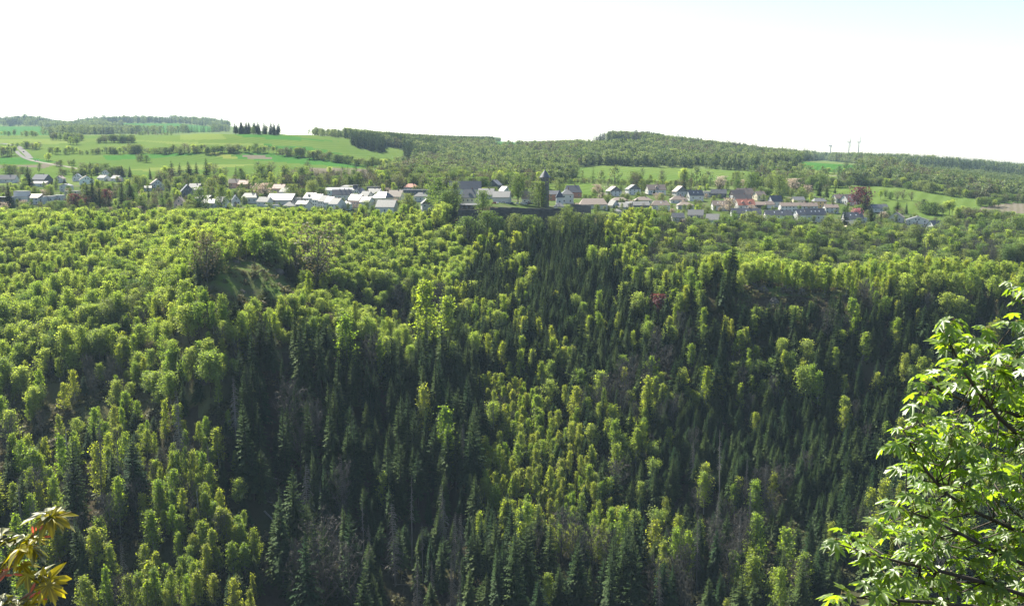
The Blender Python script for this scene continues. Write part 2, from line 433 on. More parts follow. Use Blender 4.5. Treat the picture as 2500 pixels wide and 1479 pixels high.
# regions: (name, material, dmin, dmax, polygon in picture rows and columns of the ground, or None)
REG = [
 ('hill_ground', 1010, 7100, None),
 ('meadow', 1060, 2250, [(-950,332),(300,331),(560,322),(700,325),(860,340),(1010,372),(1010,400),(930,412),(900,420),(700,432),(300,436),(-950,436)]),
 ('lush_field', 1000, 2000, [(600,374),(700,378),(800,392),(925,404),(905,411),(760,402),(640,392),(560,386)]),
 ('lush_field', 1000, 2000, [(-950,388),(70,384),(140,396),(60,402),(-950,402)]),
 ('ploughed_field', 1000, 2000, [(-950,404),(60,404),(150,397),(110,410),(-950,412)]),
 ('ploughed_field', 1000, 2000, [(730,411),(800,410),(925,414),(960,424),(900,436),(780,432),(700,420)]),
 ('ploughed_field', 1000, 2000, [(586,378),(640,379),(668,388),(610,388)]),
 ('rapeseed_field', 1000, 2000, [(505,373),(545,374),(580,386),(550,388)]),
 ('pale_field', 1000, 2300, [(438,327),(540,327),(555,341),(440,342)]),
 ('pale_field', 1000, 2300, [(300,341),(470,348),(600,349),(760,362),(600,355),(420,352)]),
 ('lush_field', 1000, 2300, [(560,326),(700,332),(830,346),(700,341),(600,336)]),
 ('scrub_slope', 380, 600, [(250,860),(430,720),(520,740),(650,745),(720,830),(650,930),(560,1000),(330,1010),(0,1060),(-100,1060),(-100,900)]),
 ('lush_field', 1000, 2000, [(250,380),(430,374),(500,376),(420,384),(260,392)]),
 ('pale_field', 1000, 2300, [(-200,341),(120,339),(230,346),(130,352),(-200,352)]),
 ('lush_field', 1000, 2300, [(640,352),(760,360),(840,376),(800,386),(700,372)]),
 ('pale_field', 1000, 2000, [(300,416),(480,402),(640,400),(560,409),(420,420)]),
 ('lush_field', 2250, 6000, [(300,302),(430,302),(545,312),(520,322),(350,326),(300,318)]),
 ('lush_field', 2250, 6000, [(-950,308),(100,309),(130,330),(-950,331)]),
 ('lush_field', 1700, 4600, [(1190,346),(1280,345),(1330,352),(1260,362),(1190,358)]),
 ('meadow', 980, 1700, [(1400,410),(1470,404),(1700,411),(1880,422),(1890,440),(1700,448),(1500,444),(1410,436)]),
 ('meadow', 780, 1100, [(1335,448),(1440,446),(1480,458),(1450,476),(1335,468)]),
 ('lush_field', 1050, 1800, [(1950,394),(2010,392),(2110,402),(2150,412),(2050,422),(1960,416)]),
 ('pale_field', 1050, 1800, [(1870,404),(1955,412),(2090,424),(2020,434),(1880,424)]),
 ('meadow', 860, 1500, [(1960,460),(2000,452),(2120,454),(2145,440),(2185,442),(2180,456),(2280,466),(2420,490),(2600,494),(2600,545),(2430,538),(2250,530),(2110,498),(1980,478)]),
 ('ploughed_field', 860, 1300, [(2395,506),(2460,496),(2700,500),(2700,522),(2390,520)]),
 ('hill_meadow', 1100, 1900, [(2250,424),(2320,432),(2380,455),(2310,452),(2240,436)]),
 ('pale_field', 560, 690, [(2330,664),(2420,660),(2700,672),(2700,700),(2420,686),(2330,676)]),
 ('clearing_grass', 400, 600, [(500,690),(520,640),(570,605),(650,600),(720,640),(760,700),(700,740),(600,745),(520,735)]),
 ('clearing_grass', 480, 580, [(1790,705),(1840,680),(1930,690),(2080,695),(2080,715),(1900,735),(1830,730)]),
]
GM['hill_meadow'] = GM['pale_field']
npx, nd = PYG.shape
xg = (PXS[:, None]-1250)/F/kx(PYG)*DD
V = np.stack([xg, np.broadcast_to(DD, xg.shape), -TT*DD], -1)
cpx = ((PXS[1:]+PXS[:-1])/2)[:, None] + np.zeros((npx-1, nd-1))
cpy = (PYG[1:, 1:]+PYG[:-1, 1:]+PYG[1:, :-1]+PYG[:-1, :-1])/4
cd = np.broadcast_to((DD[:, 1:]+DD[:, :-1])/2, cpx.shape)
# hidden ground far behind a crest keeps coarse faces out of the way of region tests
reg = np.zeros(cpx.shape, int)
reg[(cd > 715) & (cd <= 1010)] = 1
names = ['forest_floor', 'town_ground']
matk = ['forest_floor', 'town_ground']
for nm, d0, d1, poly in REG:
    k = (cd > d0) & (cd < d1)
    if poly is not None: k &= in_poly(cpx, cpy, poly)
    names.append(nm); matk.append(nm)
    reg[k] = len(names)-1
iv = np.arange(npx*nd).reshape(npx, nd)
quads = np.stack([iv[:-1, :-1], iv[1:, :-1], iv[1:, 1:], iv[:-1, 1:]], -1)
for r, nm in enumerate(names):
    q = quads[reg == r]
    if not len(q): continue
    u, inv = np.unique(q.ravel(), return_inverse=True)
    me = mesh_np(nm, V.reshape(-1, 3)[u], [inv.reshape(-1, 4)], [GM[matk[r]]], smooth=True)
    o = add(nm if nm != 'hill_meadow' else 'hill_meadow', me)
    o['kind'] = 'structure'
# the ledge the photographer stands on (below and behind the camera) and the plateau behind it
b = MB()
n = 14
for i in range(n):
    for j in range(n):
        pass
gx = np.linspace(-14, 14, n); gy = np.linspace(-30, 2.0, n)
vv = [(x, y, -1.7 + 0.25*math.sin(x*1.3)*math.cos(y*.9) - (0.06 if y > 1.5 else 0)) for x in gx for y in gy]
ff = [(i*n+j, (i+1)*n+j, (i+1)*n+j+1, i*n+j+1) for i in range(n-1) for j in range(n-1)]
b.add(vv, ff)
o = b.obj('rocky_ledge', surf('ledge_rock', (0.10,0.09,0.08), (0.20,0.18,0.16), 1.2, 0.95, 0.2, bump=0.6), smooth=True)
o['kind'] = 'structure'
def strip(name, pts, width, m, dmin, dmax, lift=0.25, n=60):
    """a road laid on the ground along picture points"""
    P = np.array([at(px, py, dmin, dmax) for px, py in pts])
    s = np.concatenate([[0], np.cumsum(np.linalg.norm(np.diff(P[:, :2], axis=0), axis=1))])
    q = np.linspace(0, s[-1], n)
    X, Y = pchip(s, P[:, 0], q), pchip(s, P[:, 1], q)
    dx, dy = np.gradient(X), np.gradient(Y)
    l = np.hypot(dx, dy); nx, ny = -dy/l, dx/l
    vs = []
    for k in (-.5, -.17, .17, .5):
        xx, yy = X+nx*width*k, Y+ny*width*k
        vs.append(np.stack([xx, yy, ground_z(xx, yy)+lift], -1))
    A = np.concatenate(vs)
    f = [(a*n+i, a*n+i+1, (a+1)*n+i+1, (a+1)*n+i) for a in range(3) for i in range(n-1)]
    o = add(name, mesh_np(name, A, [np.array(f)[:, ::-1]], [m]))
    o['kind'] = 'structure'
    return o
m_road = surf('pale_asphalt', (0.13,0.127,0.12), (0.17,0.165,0.155), 0.3, 1.0, 0.0)
m_track = surf('gravel_track', (0.18,0.165,0.14), (0.22,0.20,0.17), 0.3, 1.0, 0.0)
strip('road', [(-120,352),(0,351),(18,353),(40,357),(52,366),(64,376),(74,388)], 9, m_road, 1060, 2200)
strip('road', [(40,369),(48,378),(60,386),(72,391)], 6, m_road, 1060, 2200)
strip('track', [(72,391),(100,397),(160,407),(240,421),(290,430)], 6, m_track, 1010, 2000)
strip('track', [(0,337),(60,337),(120,335)], 7, m_track, 1300, 2600)
strip('track', [(2110,424),(2180,427)], 5, m_track, 1010, 2000)
strip('track', [(2268,424),(2285,418),(2298,417)], 6, m_track, 1100, 2300)
strip('road', [(2370,652),(2430,664),(2520,676)], 6, m_road, 560, 700)
strip('track', [(1940,438),(1985,432),(2060,428)], 4, m_track, 1010, 2000)

# ------------------------------------------------------------------ haze
bz = MB().box(-7600, 7600, -60, 7150, float(V[..., 2].min())-3.5, 285)
hz_m, hn, hout = mat('haze_air')
pv = N(hn, 'ShaderNodeVolumePrincipled')
pv.inputs['Color'].default_value = (0.58, 0.79, 1.0, 1)
pv.inputs['Density'].default_value = HAZE = 0.000046
pv.inputs['Anisotropy'].default_value = 0.0
hn.links.new(pv.outputs[0], hout.inputs['Volume'])
hz = bz.obj('haze', hz_m)
hz['kind'] = 'stuff'
# ------------------------------------------------------------------ tree models (metres, base at the origin)
def diamonds(C, Nn, size, r, elong=1.5):
    """leaf clumps: one bent four-cornered blade each"""
    n = len(C)
    Nn = Nn/(np.linalg.norm(Nn, axis=1, keepdims=True)+1e-9)
    a = r.normal(size=(n, 3)); a -= (a*Nn).sum(1, keepdims=True)*Nn
    a /= np.linalg.norm(a, axis=1, keepdims=True)+1e-9
    b = np.cross(Nn, a)
    s = size[:, None]
    V = np.stack([C-a*s*elong*.5, C+b*s*.5+Nn*s*.12, C+a*s*elong*.5, C-b*s*.5+Nn*s*.12], 1)
    return V.reshape(-1, 3), np.arange(4*n).reshape(n, 4)

def trunk_mb(h, r0, r, lean=0.02, top=0.92, n=5):
    b = MB()
    k = 6
    pts, rad = [], []
    ax, ay = r.normal()*lean, r.normal()*lean
    for i in range(k):
        t = i/(k-1)
        pts.append((ax*h*t*t+r.normal()*r0*.25*(i > 0), ay*h*t*t+r.normal()*r0*.25*(i > 0), h*top*t-(0.8 if i == 0 else 0)))
        rad.append(r0*(1-t)**.8+0.02)
    b.tube(pts, rad, n)
    return b, pts

def crown_tree(seed, h, base, rad, shape, nclump, per, leaf, flat, limbs, r0, hollow=.55, spread=1.0, droop=0.0):
    """trunk and limbs + a crown of leaf clumps gathered in sprays"""
    r = np.random.default_rng(seed)
    tb, pts = trunk_mb(h, r0, r, 0.03)
    C = []
    ph = r.uniform(0, 6.28, 6)
    for k in range(nclump):
        u = (k+.5)/nclump
        z = base+(h-base)*(u**.85)
        u = (z-base)/(h-base)
        if shape == 'dome':   e = (1-abs(2*u-.75)**2.3*.62) if u < .9 else .45
        elif shape == 'egg':  e = math.sin(math.pi*min(1, u*.80+.20))**.75
        elif shape == 'cone': e = (1-u)**.75*.95+.10
        elif shape == 'vase': e = (.35+.75*u) if u < .72 else max(.2, 1-(u-.72)*2.2)
        az = k*2.39996+r.normal()*.4
        lob = 1+.22*math.sin(az*2+ph[0]+u*4)+.15*math.sin(az*3+ph[1]-u*5)
        rr = rad*max(e, .12)*lob*spread*(hollow+(1-hollow)*r.random()**.6)
        C.append((rr*math.cos(az), rr*math.sin(az), z+r.normal()*.25))
    C = np.array(C)
    Cs = C.copy()
    for k in range(limbs):
        c = Cs[int((k+.5)/limbs*len(Cs))]
        z0 = max(base*.7, c[2]-.25*h-.3*np.hypot(c[0], c[1]))
        p0 = np.array([c[0]*.04, c[1]*.04, z0]); p1 = p0*.45+c*.55+np.array([0, 0, .3])
        tb.tube([p0, p1, c], [r0*.35*(1-z0/h)+.03, r0*.2*(1-z0/h)+.02, .015], 3)
    cl = C[r.integers(0, nclump, nclump*per)]
    sp = rad*.24
    rd = cl*np.array([1.0, 1.0, 0]); rd /= np.linalg.norm(rd, axis=1, keepdims=True)+1e-6
    rd = rd*.8+np.array([0, 0, .75]); rd /= np.linalg.norm(rd, axis=1, keepdims=True)
    off = r.normal(size=(len(cl), 3))*np.array([sp, sp, sp*flat])*.72+rd*(r.normal(size=(len(cl), 1))*sp*1.05)
    outr = np.hypot(off[:, 0], off[:, 1])
    off[:, 2] -= droop*outr
    P = cl+off
    P[:, 2] = np.clip(P[:, 2], base*.75, h*1.04)
    nn = r.normal(size=P.shape)*.65+np.array([0, 0, 1.0])+P*np.array([.16, .16, 0])
    V, q = diamonds(P, nn, leaf*r.uniform(.6, 1.35, len(P)), r)
    return tb, (V, q)

def spruce_tree(seed, h, rad, whorls, arms, r0=.24, sparse=0.0, base=.10, lop=0.12, seg=4):
    r = np.random.default_rng(seed)
    tb, pts = trunk_mb(h, r0, r, 0.008, .99)
    V, T = [], []
    ph = r.uniform(0, 6.28)
    for w in range(whorls):
        t = w/(whorls-1)
        z = h*(base+(0.985-base)*t**.92)
        L = rad*((1-t)**.82)*.97+.16
        na = max(4, int(arms*(1-.45*t)))
        for k in range(na):
            if r.random() < sparse: continue
            az = ph+w*1.1+2*math.pi*k/na+r.normal()*.18
            l = L*r.uniform(.72, 1.12)*(1+lop*math.sin(az*2+ph))
            zz = z+r.normal()*.12
            ca, sa = math.cos(az), math.sin(az)
            rise = .12+.45*t; sag = .62-.45*t
            spine = []
            for s in range(seg+1):
                q = s/seg
                spine.append((ca*l*q, sa*l*q, zz+l*(rise*q-sag*q*q)+(.10*l*q**4)))
            for s in range(seg):
                q = (s+.5)/seg
                wd = l*.26*(1-q*.55)+.10
                a = np.array(spine[s]); b_ = np.array(spine[s+1])
                side = np.array([-sa, ca, 0])*wd
                mid = (a+b_)*.5
                dn = np.array([0, 0, -wd*.75])
                i = len(V)
                tip = a+(b_-a)*1.35
                V += [a, tip, mid+side*r.uniform(.8, 1.2)+dn*.5+(b_-a)*.35, mid-side*r.uniform(.8, 1.2)+dn*.5+(b_-a)*.35, mid+dn*r.uniform(.7, 1.5)]
                T += [(i, i+1, i+2), (i+1, i, i+3), (i, i+4, i+1)]
    i = len(V)
    V += [(.12, 0, h*.93), (-.07, .1, h*.93), (-.07, -.1, h*.93), (0, 0, h*1.03)]
    T += [(i, i+1, i+3), (i+1, i+2, i+3), (i+2, i, i+3)]
    return tb, (np.array(V), np.array(T))

def bare_tree(seed, h, rad, r0=.16, n1=18, n2=8, n3=6, spread=.8, up=.8):
    """leafless crown: limbs, branches and twigs, each a thin tapering blade or tube"""
    r = np.random.default_rng(seed)
    tb, pts = trunk_mb(h, r0, r, .03, .9)
    V, T = [], []
    def twig(p, q, w):
        d = q-p; s = np.cross(d, r.normal(size=3)); s /= np.linalg.norm(s)+1e-9
        i = len(V); V.extend([p-s*w, p+s*w, q]); T.append((i, i+1, i+2))
    for k in range(n1):
        t = .28+.66*(k+.5)/n1
        az = k*2.4+r.normal()*.4
        p = np.array([0, 0, h*t])
        l = rad*(1.1-.55*abs(2*t-1.05))*r.uniform(.75, 1.15)
        d = np.array([math.cos(az)*spread, math.sin(az)*spread, up]); d /= np.linalg.norm(d)
        e = p+d*l*1.15
        tb.tube([p, (p+e)/2+r.normal(size=3)*.12, e], [r0*.4*(1.05-t)+.03, r0*.25*(1.05-t)+.025, .015], 3)
        for j in range(n2):
            u = .25+.75*(j+r.random())/n2
            p2 = p+(e-p)*u
            d2 = d*.5+r.normal(size=3)*.75+np.array([0, 0, .35]); d2 /= np.linalg.norm(d2)
            e2 = p2+d2*l*.45
            twig(p2, e2, .06)
            for m in range(n3):
                p3 = p2+(e2-p2)*(.2+.8*(m+.5)/n3)
                d3 = d2*.5+r.normal(size=3)*.7+np.array([0, 0, .25]); d3 /= np.linalg.norm(d3)
                twig(p3, p3+d3*l*.28, .042)
    return tb, (np.array(V), np.array(T))

def dead_spruce(seed, h, rad, whorls=24, arms=6, r0=.2, lo=.28, sparse=.25):
    r = np.random.default_rng(seed)
    tb, pts = trunk_mb(h, r0, r, .012, 1.0)
    V, T = [], []
    for w in range(whorls):
        t = lo+(.97-lo)*w/(whorls-1)
        l0 = rad*(1.05-t)**.7
        for k in range(arms):
            if r.random() < sparse: continue
            az = w*1.3+2*math.pi*k/arms+r.normal()*.3
            l = l0*r.uniform(.45, 1.1)
            p = np.array([0, 0, h*t]); d = np.array([math.cos(az), math.sin(az), 0])
            m = p+d*l*.55+np.array([0, 0, -.12*l]); e = p+d*l+np.array([0, 0, -.55*l])
            up = np.array([0, 0, .11])
            i = len(V)
            V += [p-up, p+up, m-up*.7, m+up*.7, e]
            T += [(i, i+1, i+3), (i, i+3, i+2), (i+2, i+3, i+4)]
            for q in range(3):
                a = m+(e-m)*(q*.35); g = a+np.array([r.normal()*.22, r.normal()*.22, -.3-.25*r.random()])*l*.5
                i = len(V); V += [a-d*.09, a+d*.09, g]; T.append((i, i+1, i+2))
    return tb, (np.array(V), np.array(T))

# species -> list of (trunk mesh, crown mesh, joined mesh, nominal height)
SPEC = {}
def reg_tree(sp, made, h, mt, mc, far=False):
    tb, (V, q) = made
    k = len(SPEC.setdefault(sp, []))
    tv = np.array(tb.v); 
    tm = tb.mesh(sp+'_trunk', [mt]) if not far else None
    cm = mesh_np(sp+'_crown', V, [q], [mc]) if not far else None
    tq = [f for f in tb.f if len(f) == 4]
    if far: tq = tq[:20]
    V2 = np.concatenate([tv, V]); 
    jm = mesh_np(sp+'_whole', V2, [np.array(tq), q+len(tv)], [mt, mc], np.r_[np.zeros(len(tq), int), np.ones(len(q), int)])
    SPEC[sp].append((tm, cm, jm, h))
NEARV = {}
for i in range(5):
    h = [15, 14, 16, 13, 15][i]
    reg_tree('beech', crown_tree(100+i, h, h*[.25,.3,.5,.2,.42][i], 2.9+.2*i, ['dome','egg','vase','cone','egg'][i], 80, 30, .36, .6, 18, .17, .15), h, M['bark'], M['beech'])
for i in range(5):
    h = [14, 13, 15, 12, 14][i]
    reg_tree('birch', crown_tree(200+i, h, h*.22, 1.75+.13*i, 'egg' if i == 1 else 'cone', 60, 30, .31, .8, 9, .12, .45, 1.0, .35), h, M['birchbark'], M['birch'])
for i in range(6):
    h = 24
    reg_tree('spruce', spruce_tree(300+i, h, [4.3, 3.8, 4.7, 4.1, 3.5, 4.4][i], 30, 11, .26, [.05, .15, .08, .3, .12, .4][i], [.06, .15, .05, .3, .08, .25][i], [.1, .3, .15, .35, .2, .4][i]), h, M['bark'], M['spruce'])
for i in range(4):
    h = 13
    reg_tree('bare', bare_tree(400+i, h, 3.4+.3*i, .15), h, M['twig'], M['twig'])
for i in range(4):
    h = 22
    reg_tree('dead', dead_spruce(500+i, h, [2.6, 2.2, 1.5, 2.9][i], [26, 24, 22, 28][i], [6, 6, 4, 7][i], .19, [.30, .42, .55, .2][i], [.2, .3, .5, .15][i]), h, M['deadwood'], M['deadwood'])
for i in range(5):
    h = [14, 12, 16, 11, 15][i]
    reg_tree('broadleaf', crown_tree(600+i, h, h*[.16, .12, .2, .1, .25][i], [5.0, 4.6, 4.4, 4.4, 4.8][i], ['egg', 'dome', 'egg', 'dome', 'vase'][i], 80, 34, .38, .6, 18, .26, .25), h, M['bark'], M['broadleaf'])
for i in range(3):
    h = 12
    reg_tree('budding', crown_tree(650+i, h, h*.18, 3.9, ['egg', 'vase', 'egg'][i], 50, 20, .36, .6, 22, .2, .5), h, M['twig'], M['budding'])
reg_tree('copper', crown_tree(700, 11, 1.6, 4.8, 'egg', 50, 28, .6, .5, 12, .22, .55), 11, M['bark'], M['copper'])
reg_tree('blossom', crown_tree(710, 6, 1.2, 2.9, 'dome', 40, 24, .36, .55, 12, .12, .55), 6, M['bark'], M['blossom'])
reg_tree('pink', crown_tree(711, 6, 1.2, 2.9, 'dome', 40, 24, .36, .55, 12, .12, .55), 6, M['bark'], M['pinkblossom'])
for i in range(3):
    reg_tree('scrub', crown_tree(800+i, 1.6, .15, 1.3, 'dome', 10, 9, .42, .6, 3, .03, .4), 1.6, M['twig'], [M['scrub'], M['scrub'], M['budding']][i])
NNEAR = {k: len(v) for k, v in SPEC.items()}
# lighter models for trees beyond the town
for i in range(3):
    reg_tree('beech', crown_tree(120+i, 14, 2.6, 4.3, 'dome', 26, 14, .85, .5, 0, .2, .5), 14, M['bark'], M['farleaf'], True)
for i in range(3):
    reg_tree('birch', crown_tree(220+i, 13, 2.4, 2.2, 'egg', 20, 12, .7, .8, 0, .14, .45), 13, M['bark'], M['farbirch'], True)
for i in range(3):
    reg_tree('spruce', spruce_tree(320+i, 22, [3.9, 4.2, 3.5][i], 13, 8, .25, 0, .05, .1, 2), 22, M['bark'], M['spruce'], True)
for i in range(3):
    reg_tree('broadleaf', crown_tree(620+i, 13, 1.6, 4.4, ['dome','egg','egg'][i], 28, 14, .85, .6, 0, .3, .5), 13, M['bark'], M['farleaf'], True)
for i in range(2):
    reg_tree('budding', crown_tree(660+i, 12, 2.2, 4.0, 'egg', 24, 10, .75, .6, 8, .25, .5), 12, M['twig'], M['budding'], True)
# ------------------------------------------------------------------ buildings
WM = {
 'white': surf('white_render', (0.48,0.475,0.46), (0.56,0.55,0.53), 0.5, 0.8),
 'cream': surf('cream_render', (0.62,0.55,0.40), (0.68,0.60,0.44), 0.5, 0.8),
 'yellow': surf('yellow_render', (0.62,0.42,0.18), (0.66,0.46,0.21), 0.5, 0.8),
 'pink': surf('pink_render', (0.58,0.40,0.33), (0.62,0.44,0.37), 0.5, 0.8),
 'grey': surf('grey_render', (0.40,0.39,0.37), (0.47,0.46,0.43), 0.5, 0.85),
 'brick': surf('red_brick', (0.34,0.15,0.10), (0.42,0.20,0.14), 2.0, 0.85),
 'teal': surf('pale_green_render', (0.55,0.62,0.58), (0.60,0.66,0.62), 0.5, 0.8),
 'slatewall': surf('slate_cladding', (0.075,0.08,0.095), (0.11,0.115,0.13), 2.0, 0.6),
 'timber': surf('dark_timber', (0.06,0.045,0.035), (0.09,0.07,0.055), 2.0, 0.8),
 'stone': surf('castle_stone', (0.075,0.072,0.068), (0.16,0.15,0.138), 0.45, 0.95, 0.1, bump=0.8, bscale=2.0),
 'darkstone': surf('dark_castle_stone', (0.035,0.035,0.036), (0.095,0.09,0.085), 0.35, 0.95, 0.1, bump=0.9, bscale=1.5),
}
RM = {
 'dark': surf('dark_slate_roof', (0.045,0.047,0.055), (0.075,0.078,0.088), 1.5, 0.45, 0.5),
 'grey': surf('grey_slate_roof', (0.10,0.10,0.10), (0.15,0.145,0.14), 1.5, 0.42, 0.5),
 'brown': surf('brown_tile_roof', (0.14,0.105,0.085), (0.20,0.155,0.125), 1.5, 0.6, 0.4),
 'red': surf('red_tile_roof', (0.36,0.12,0.075), (0.44,0.17,0.11), 1.5, 0.6, 0.4),
 'darkred': surf('dark_red_roof', (0.17,0.07,0.055), (0.23,0.10,0.08), 1.5, 0.6, 0.4),
 'bright': surf('pale_metal_roof', (0.12,0.118,0.115), (0.19,0.186,0.18), 0.8, 0.6, 0.15),
 'flat': surf('gravel_roof', (0.26,0.25,0.23), (0.33,0.32,0.30), 0.8, 0.9, 0.2),
}
m_glass = surf('window_glass', (0.035,0.045,0.055), None, 1, 0.15, 0.6)
m_frame = surf('window_frame', (0.72,0.71,0.69))
m_door = surf('brown_door', (0.16,0.09,0.05), (0.20,0.12,0.07), 2, 0.6)
m_white = surf('white_metal', (0.75,0.75,0.75), None, 1, 0.4, 0.4)
m_brickch = surf('chimney_brick', (0.16,0.09,0.07), (0.22,0.13,0.10), 3, 0.9)
def window_mesh(w, h, flip=False):
    b = MB()
    if not flip:   # on a wall that faces -y
        b.box(-w/2-.09, w/2+.09, -.05, .02, -h/2-.09, h/2+.09, 0); b.box(-w/2, w/2, -.075, -.052, -h/2, h/2, 1)
    else:          # on a wall that faces -x
        b.box(-.05, .02, -w/2-.09, w/2+.09, -h/2-.09, h/2+.09, 0); b.box(-.075, -.052, -w/2, w/2, -h/2, h/2, 1)
    return b.mesh('window', [m_frame, m_glass])
WIN, WINX = window_mesh(1.15, 1.35), window_mesh(1.15, 1.35, True)
WINB = window_mesh(2.6, 1.5)
SKYL = MB().box(-.45, .45, -.6, .6, 0, .09, 0).box(-.38, .38, -.53, .53, .092, .10, 1).mesh('skylight', [m_frame, surf('skylight_glass', (0.5,0.52,0.55), None, 1, .1, .8)])
CHIM = MB().box(-.4, .4, -.35, .35, -1.2, 1.5).box(-.47, .47, -.42, .42, 1.5, 1.68).mesh('chimney', [m_brickch])
HOUSES = []     # (px, pytop, pybase, half width px, d) for keeping trees clear

def house(px, py, wpx, label, ridge='x', wh=5.0, rh=3.6, dep=9.0, yaw=0.0, wall='white', roof='dark', typ='gable', win=(2, 3),
          chim=1, gable=None, dormer=0, sky=0, name='house', cat='house', side=1, group='houses of the town', dr=(700, 1160), oh=.45, door=False):
    x, d, z = at(px, py, *dr)
    w = wpx*d/F
    yawr = R(yaw)+math.atan2(-x, d)*0.0
    root = empty(name, (x, d, z), yawr)
    tag(root, label, cat, group)
    hw, hd = w/2, dep/2
    if ridge == 'y' : span, ln = w, dep
    else: span, ln = dep, w
    hs, hl = span/2, ln/2
    sl = rh/hs if hs else 0
    b = MB()
    z0 = -3.0
    if typ == 'gable':
        prof = [(-hs, z0), (hs, z0), (hs, wh), (0, wh+rh), (-hs, wh)]
        if ridge == 'y': b.prism(prof, -hd, hd)
        else: b.prism(prof, -hw, hw, axis='x')
    else:
        b.box(-hw, hw, -hd, hd, z0, wh)
    b.obj('wall', WM[wall], root)
    r = MB(); th = .28
    rb = .03
    if typ == 'gable':
        e = hs+oh
        ze = wh-sl*oh+rb
        pr = [(-e, ze), (0, wh+rh+rb), (e, ze), (e, ze+th), (0, wh+rh+rb+th*1.2), (-e, ze+th)]
        if ridge == 'y': r.prism(pr, -hd-oh, hd+oh)
        else: r.prism(pr, -hw-oh, hw+oh, axis='x')
    elif typ in ('hip', 'pyramid', 'halfhip'):
        ew, ed = hw+oh, hd+oh
        zb = wh+rb
        k = min(ew, ed)*(1.0 if typ == 'hip' else .45)
        if typ == 'pyramid' : rx = ry = 0.02
        elif ew >= ed: rx, ry = ew-k, .02
        else: rx, ry = .02, ed-k
        zt = wh+rh
        vs = [(-ew,-ed,zb),(ew,-ed,zb),(ew,ed,zb),(-ew,ed,zb),(-ew,-ed,zb+th),(ew,-ed,zb+th),(ew,ed,zb+th),(-ew,ed,zb+th),(-rx,-ry,zt),(rx,-ry,zt),(rx,ry,zt),(-rx,ry,zt)]
        fs = [(3,2,1,0),(0,1,5,4),(1,2,6,5),(2,3,7,6),(3,0,4,7),(4,5,9,8),(5,6,10,9),(6,7,11,10),(7,4,8,11),(8,9,10,11)]
        r.add(vs, fs)
    elif typ == 'flat':
        r.box(-hw-.25, hw+.25, -hd-.25, hd+.25, wh+rb, wh+.35)
    elif typ == 'shed':     # slopes down towards the viewer
        r.prism([(-hd-oh, wh+rb), (hd+oh, wh+rb), (hd+oh, wh+rh+th), (-hd-oh, wh+rb+th)], -hw-oh, hw+oh, axis='x')
    ro = r.obj('roof', RM[roof], root)
    if gable and typ == 'gable' and ridge == 'y':
        g = MB().prism([(-hs+.05, wh-.2), (hs-.05, wh-.2), (hs-.05, wh+.05), (0, wh+rh-.02), (-hs+.05, wh+.05)], -hd-.10, -hd-.012)
        g.obj('gable_cladding', WM[gable], root)
    if gable and typ == 'gable' and ridge == 'x':
        g = MB().prism([(-hs+.05, wh-.2), (hs-.05, wh-.2), (hs-.05, wh+.05), (0, wh+rh-.02), (-hs+.05, wh+.05)], -hw-.10, -hw-.012, axis='x')
        g.obj('gable_cladding', WM[gable], root)
    rows, cols_ = win
    for i in range(rows):
        zc = (i+.55)*wh/max(rows, 1)
        for j in range(cols_):
            xc = -hw+(j+.5)*w/cols_
            add('window', WIN, root, (xc, -hd, zc))
        if side:
            for j in range(2):
                add('window', WINX, root, (-hw, -hd+(j+.5)*dep/2, zc))
    if ridge == 'y' and typ == 'gable' and rows and rh > 2.5:
        for xx in ((-1.3, 1.3) if w > 9 else (0,)):
            add('window', WIN, root, (xx, -hd-(.10 if gable else 0), wh+rh*.28))
    if ridge == 'x' and typ == 'gable' and side and rh > 2.5:
        add('window', WINX, root, (-hw-(.10 if gable else 0), 0, wh+rh*.28))
    if door:
        MB().box(-.6, .6, -.06, .02, 0, 2.1).obj('door', m_door, root, (hw*.2, -hd-.004, 0))
    zr = wh+rh
    for c in range(chim):
        f = (c+.5)/max(chim, 1)-.5
        if typ == 'flat': continue
        if ridge == 'x': add('chimney', CHIM, ro, (w*(f*.7+.12), .5, zr-.2))
        else: add('chimney', CHIM, ro, (.5, dep*(f*.6+.1), zr-.2))
    for c in range(dormer):
        f = (c+.5)/dormer-.5
        db = MB()
        yy = -hd*.62; zz = wh+rh*.38
        db.box(-1.25, 1.25, yy-.2, yy+2.2, zz-.5, zz+1.0, 0)
        db.prism([(-1.6, zz+1.0), (0, zz+1.9), (1.6, zz+1.0)], yy-.5, yy+2.6, 1)
        do = db.obj('dormer', [WM['white' if roof != 'dark' else 'slatewall'], RM[roof]], root, (w*f*.8, 0, 0))
        add('window', WIN, do, (0, yy-.2, zz+.3))
    ang = math.atan2(rh, hs)
    for c in range(sky):
        f = (c+.5)/sky-.5
        o = add('skylight', SKYL, ro, (w*f*.6, -hd*.5, wh+rh*.5+th+.06))
        o.rotation_euler = (ang, 0, 0)
    htop = (wh+rh)*F/d
    HOUSES.append((px, py-htop, py, wpx/2, d))
    return root

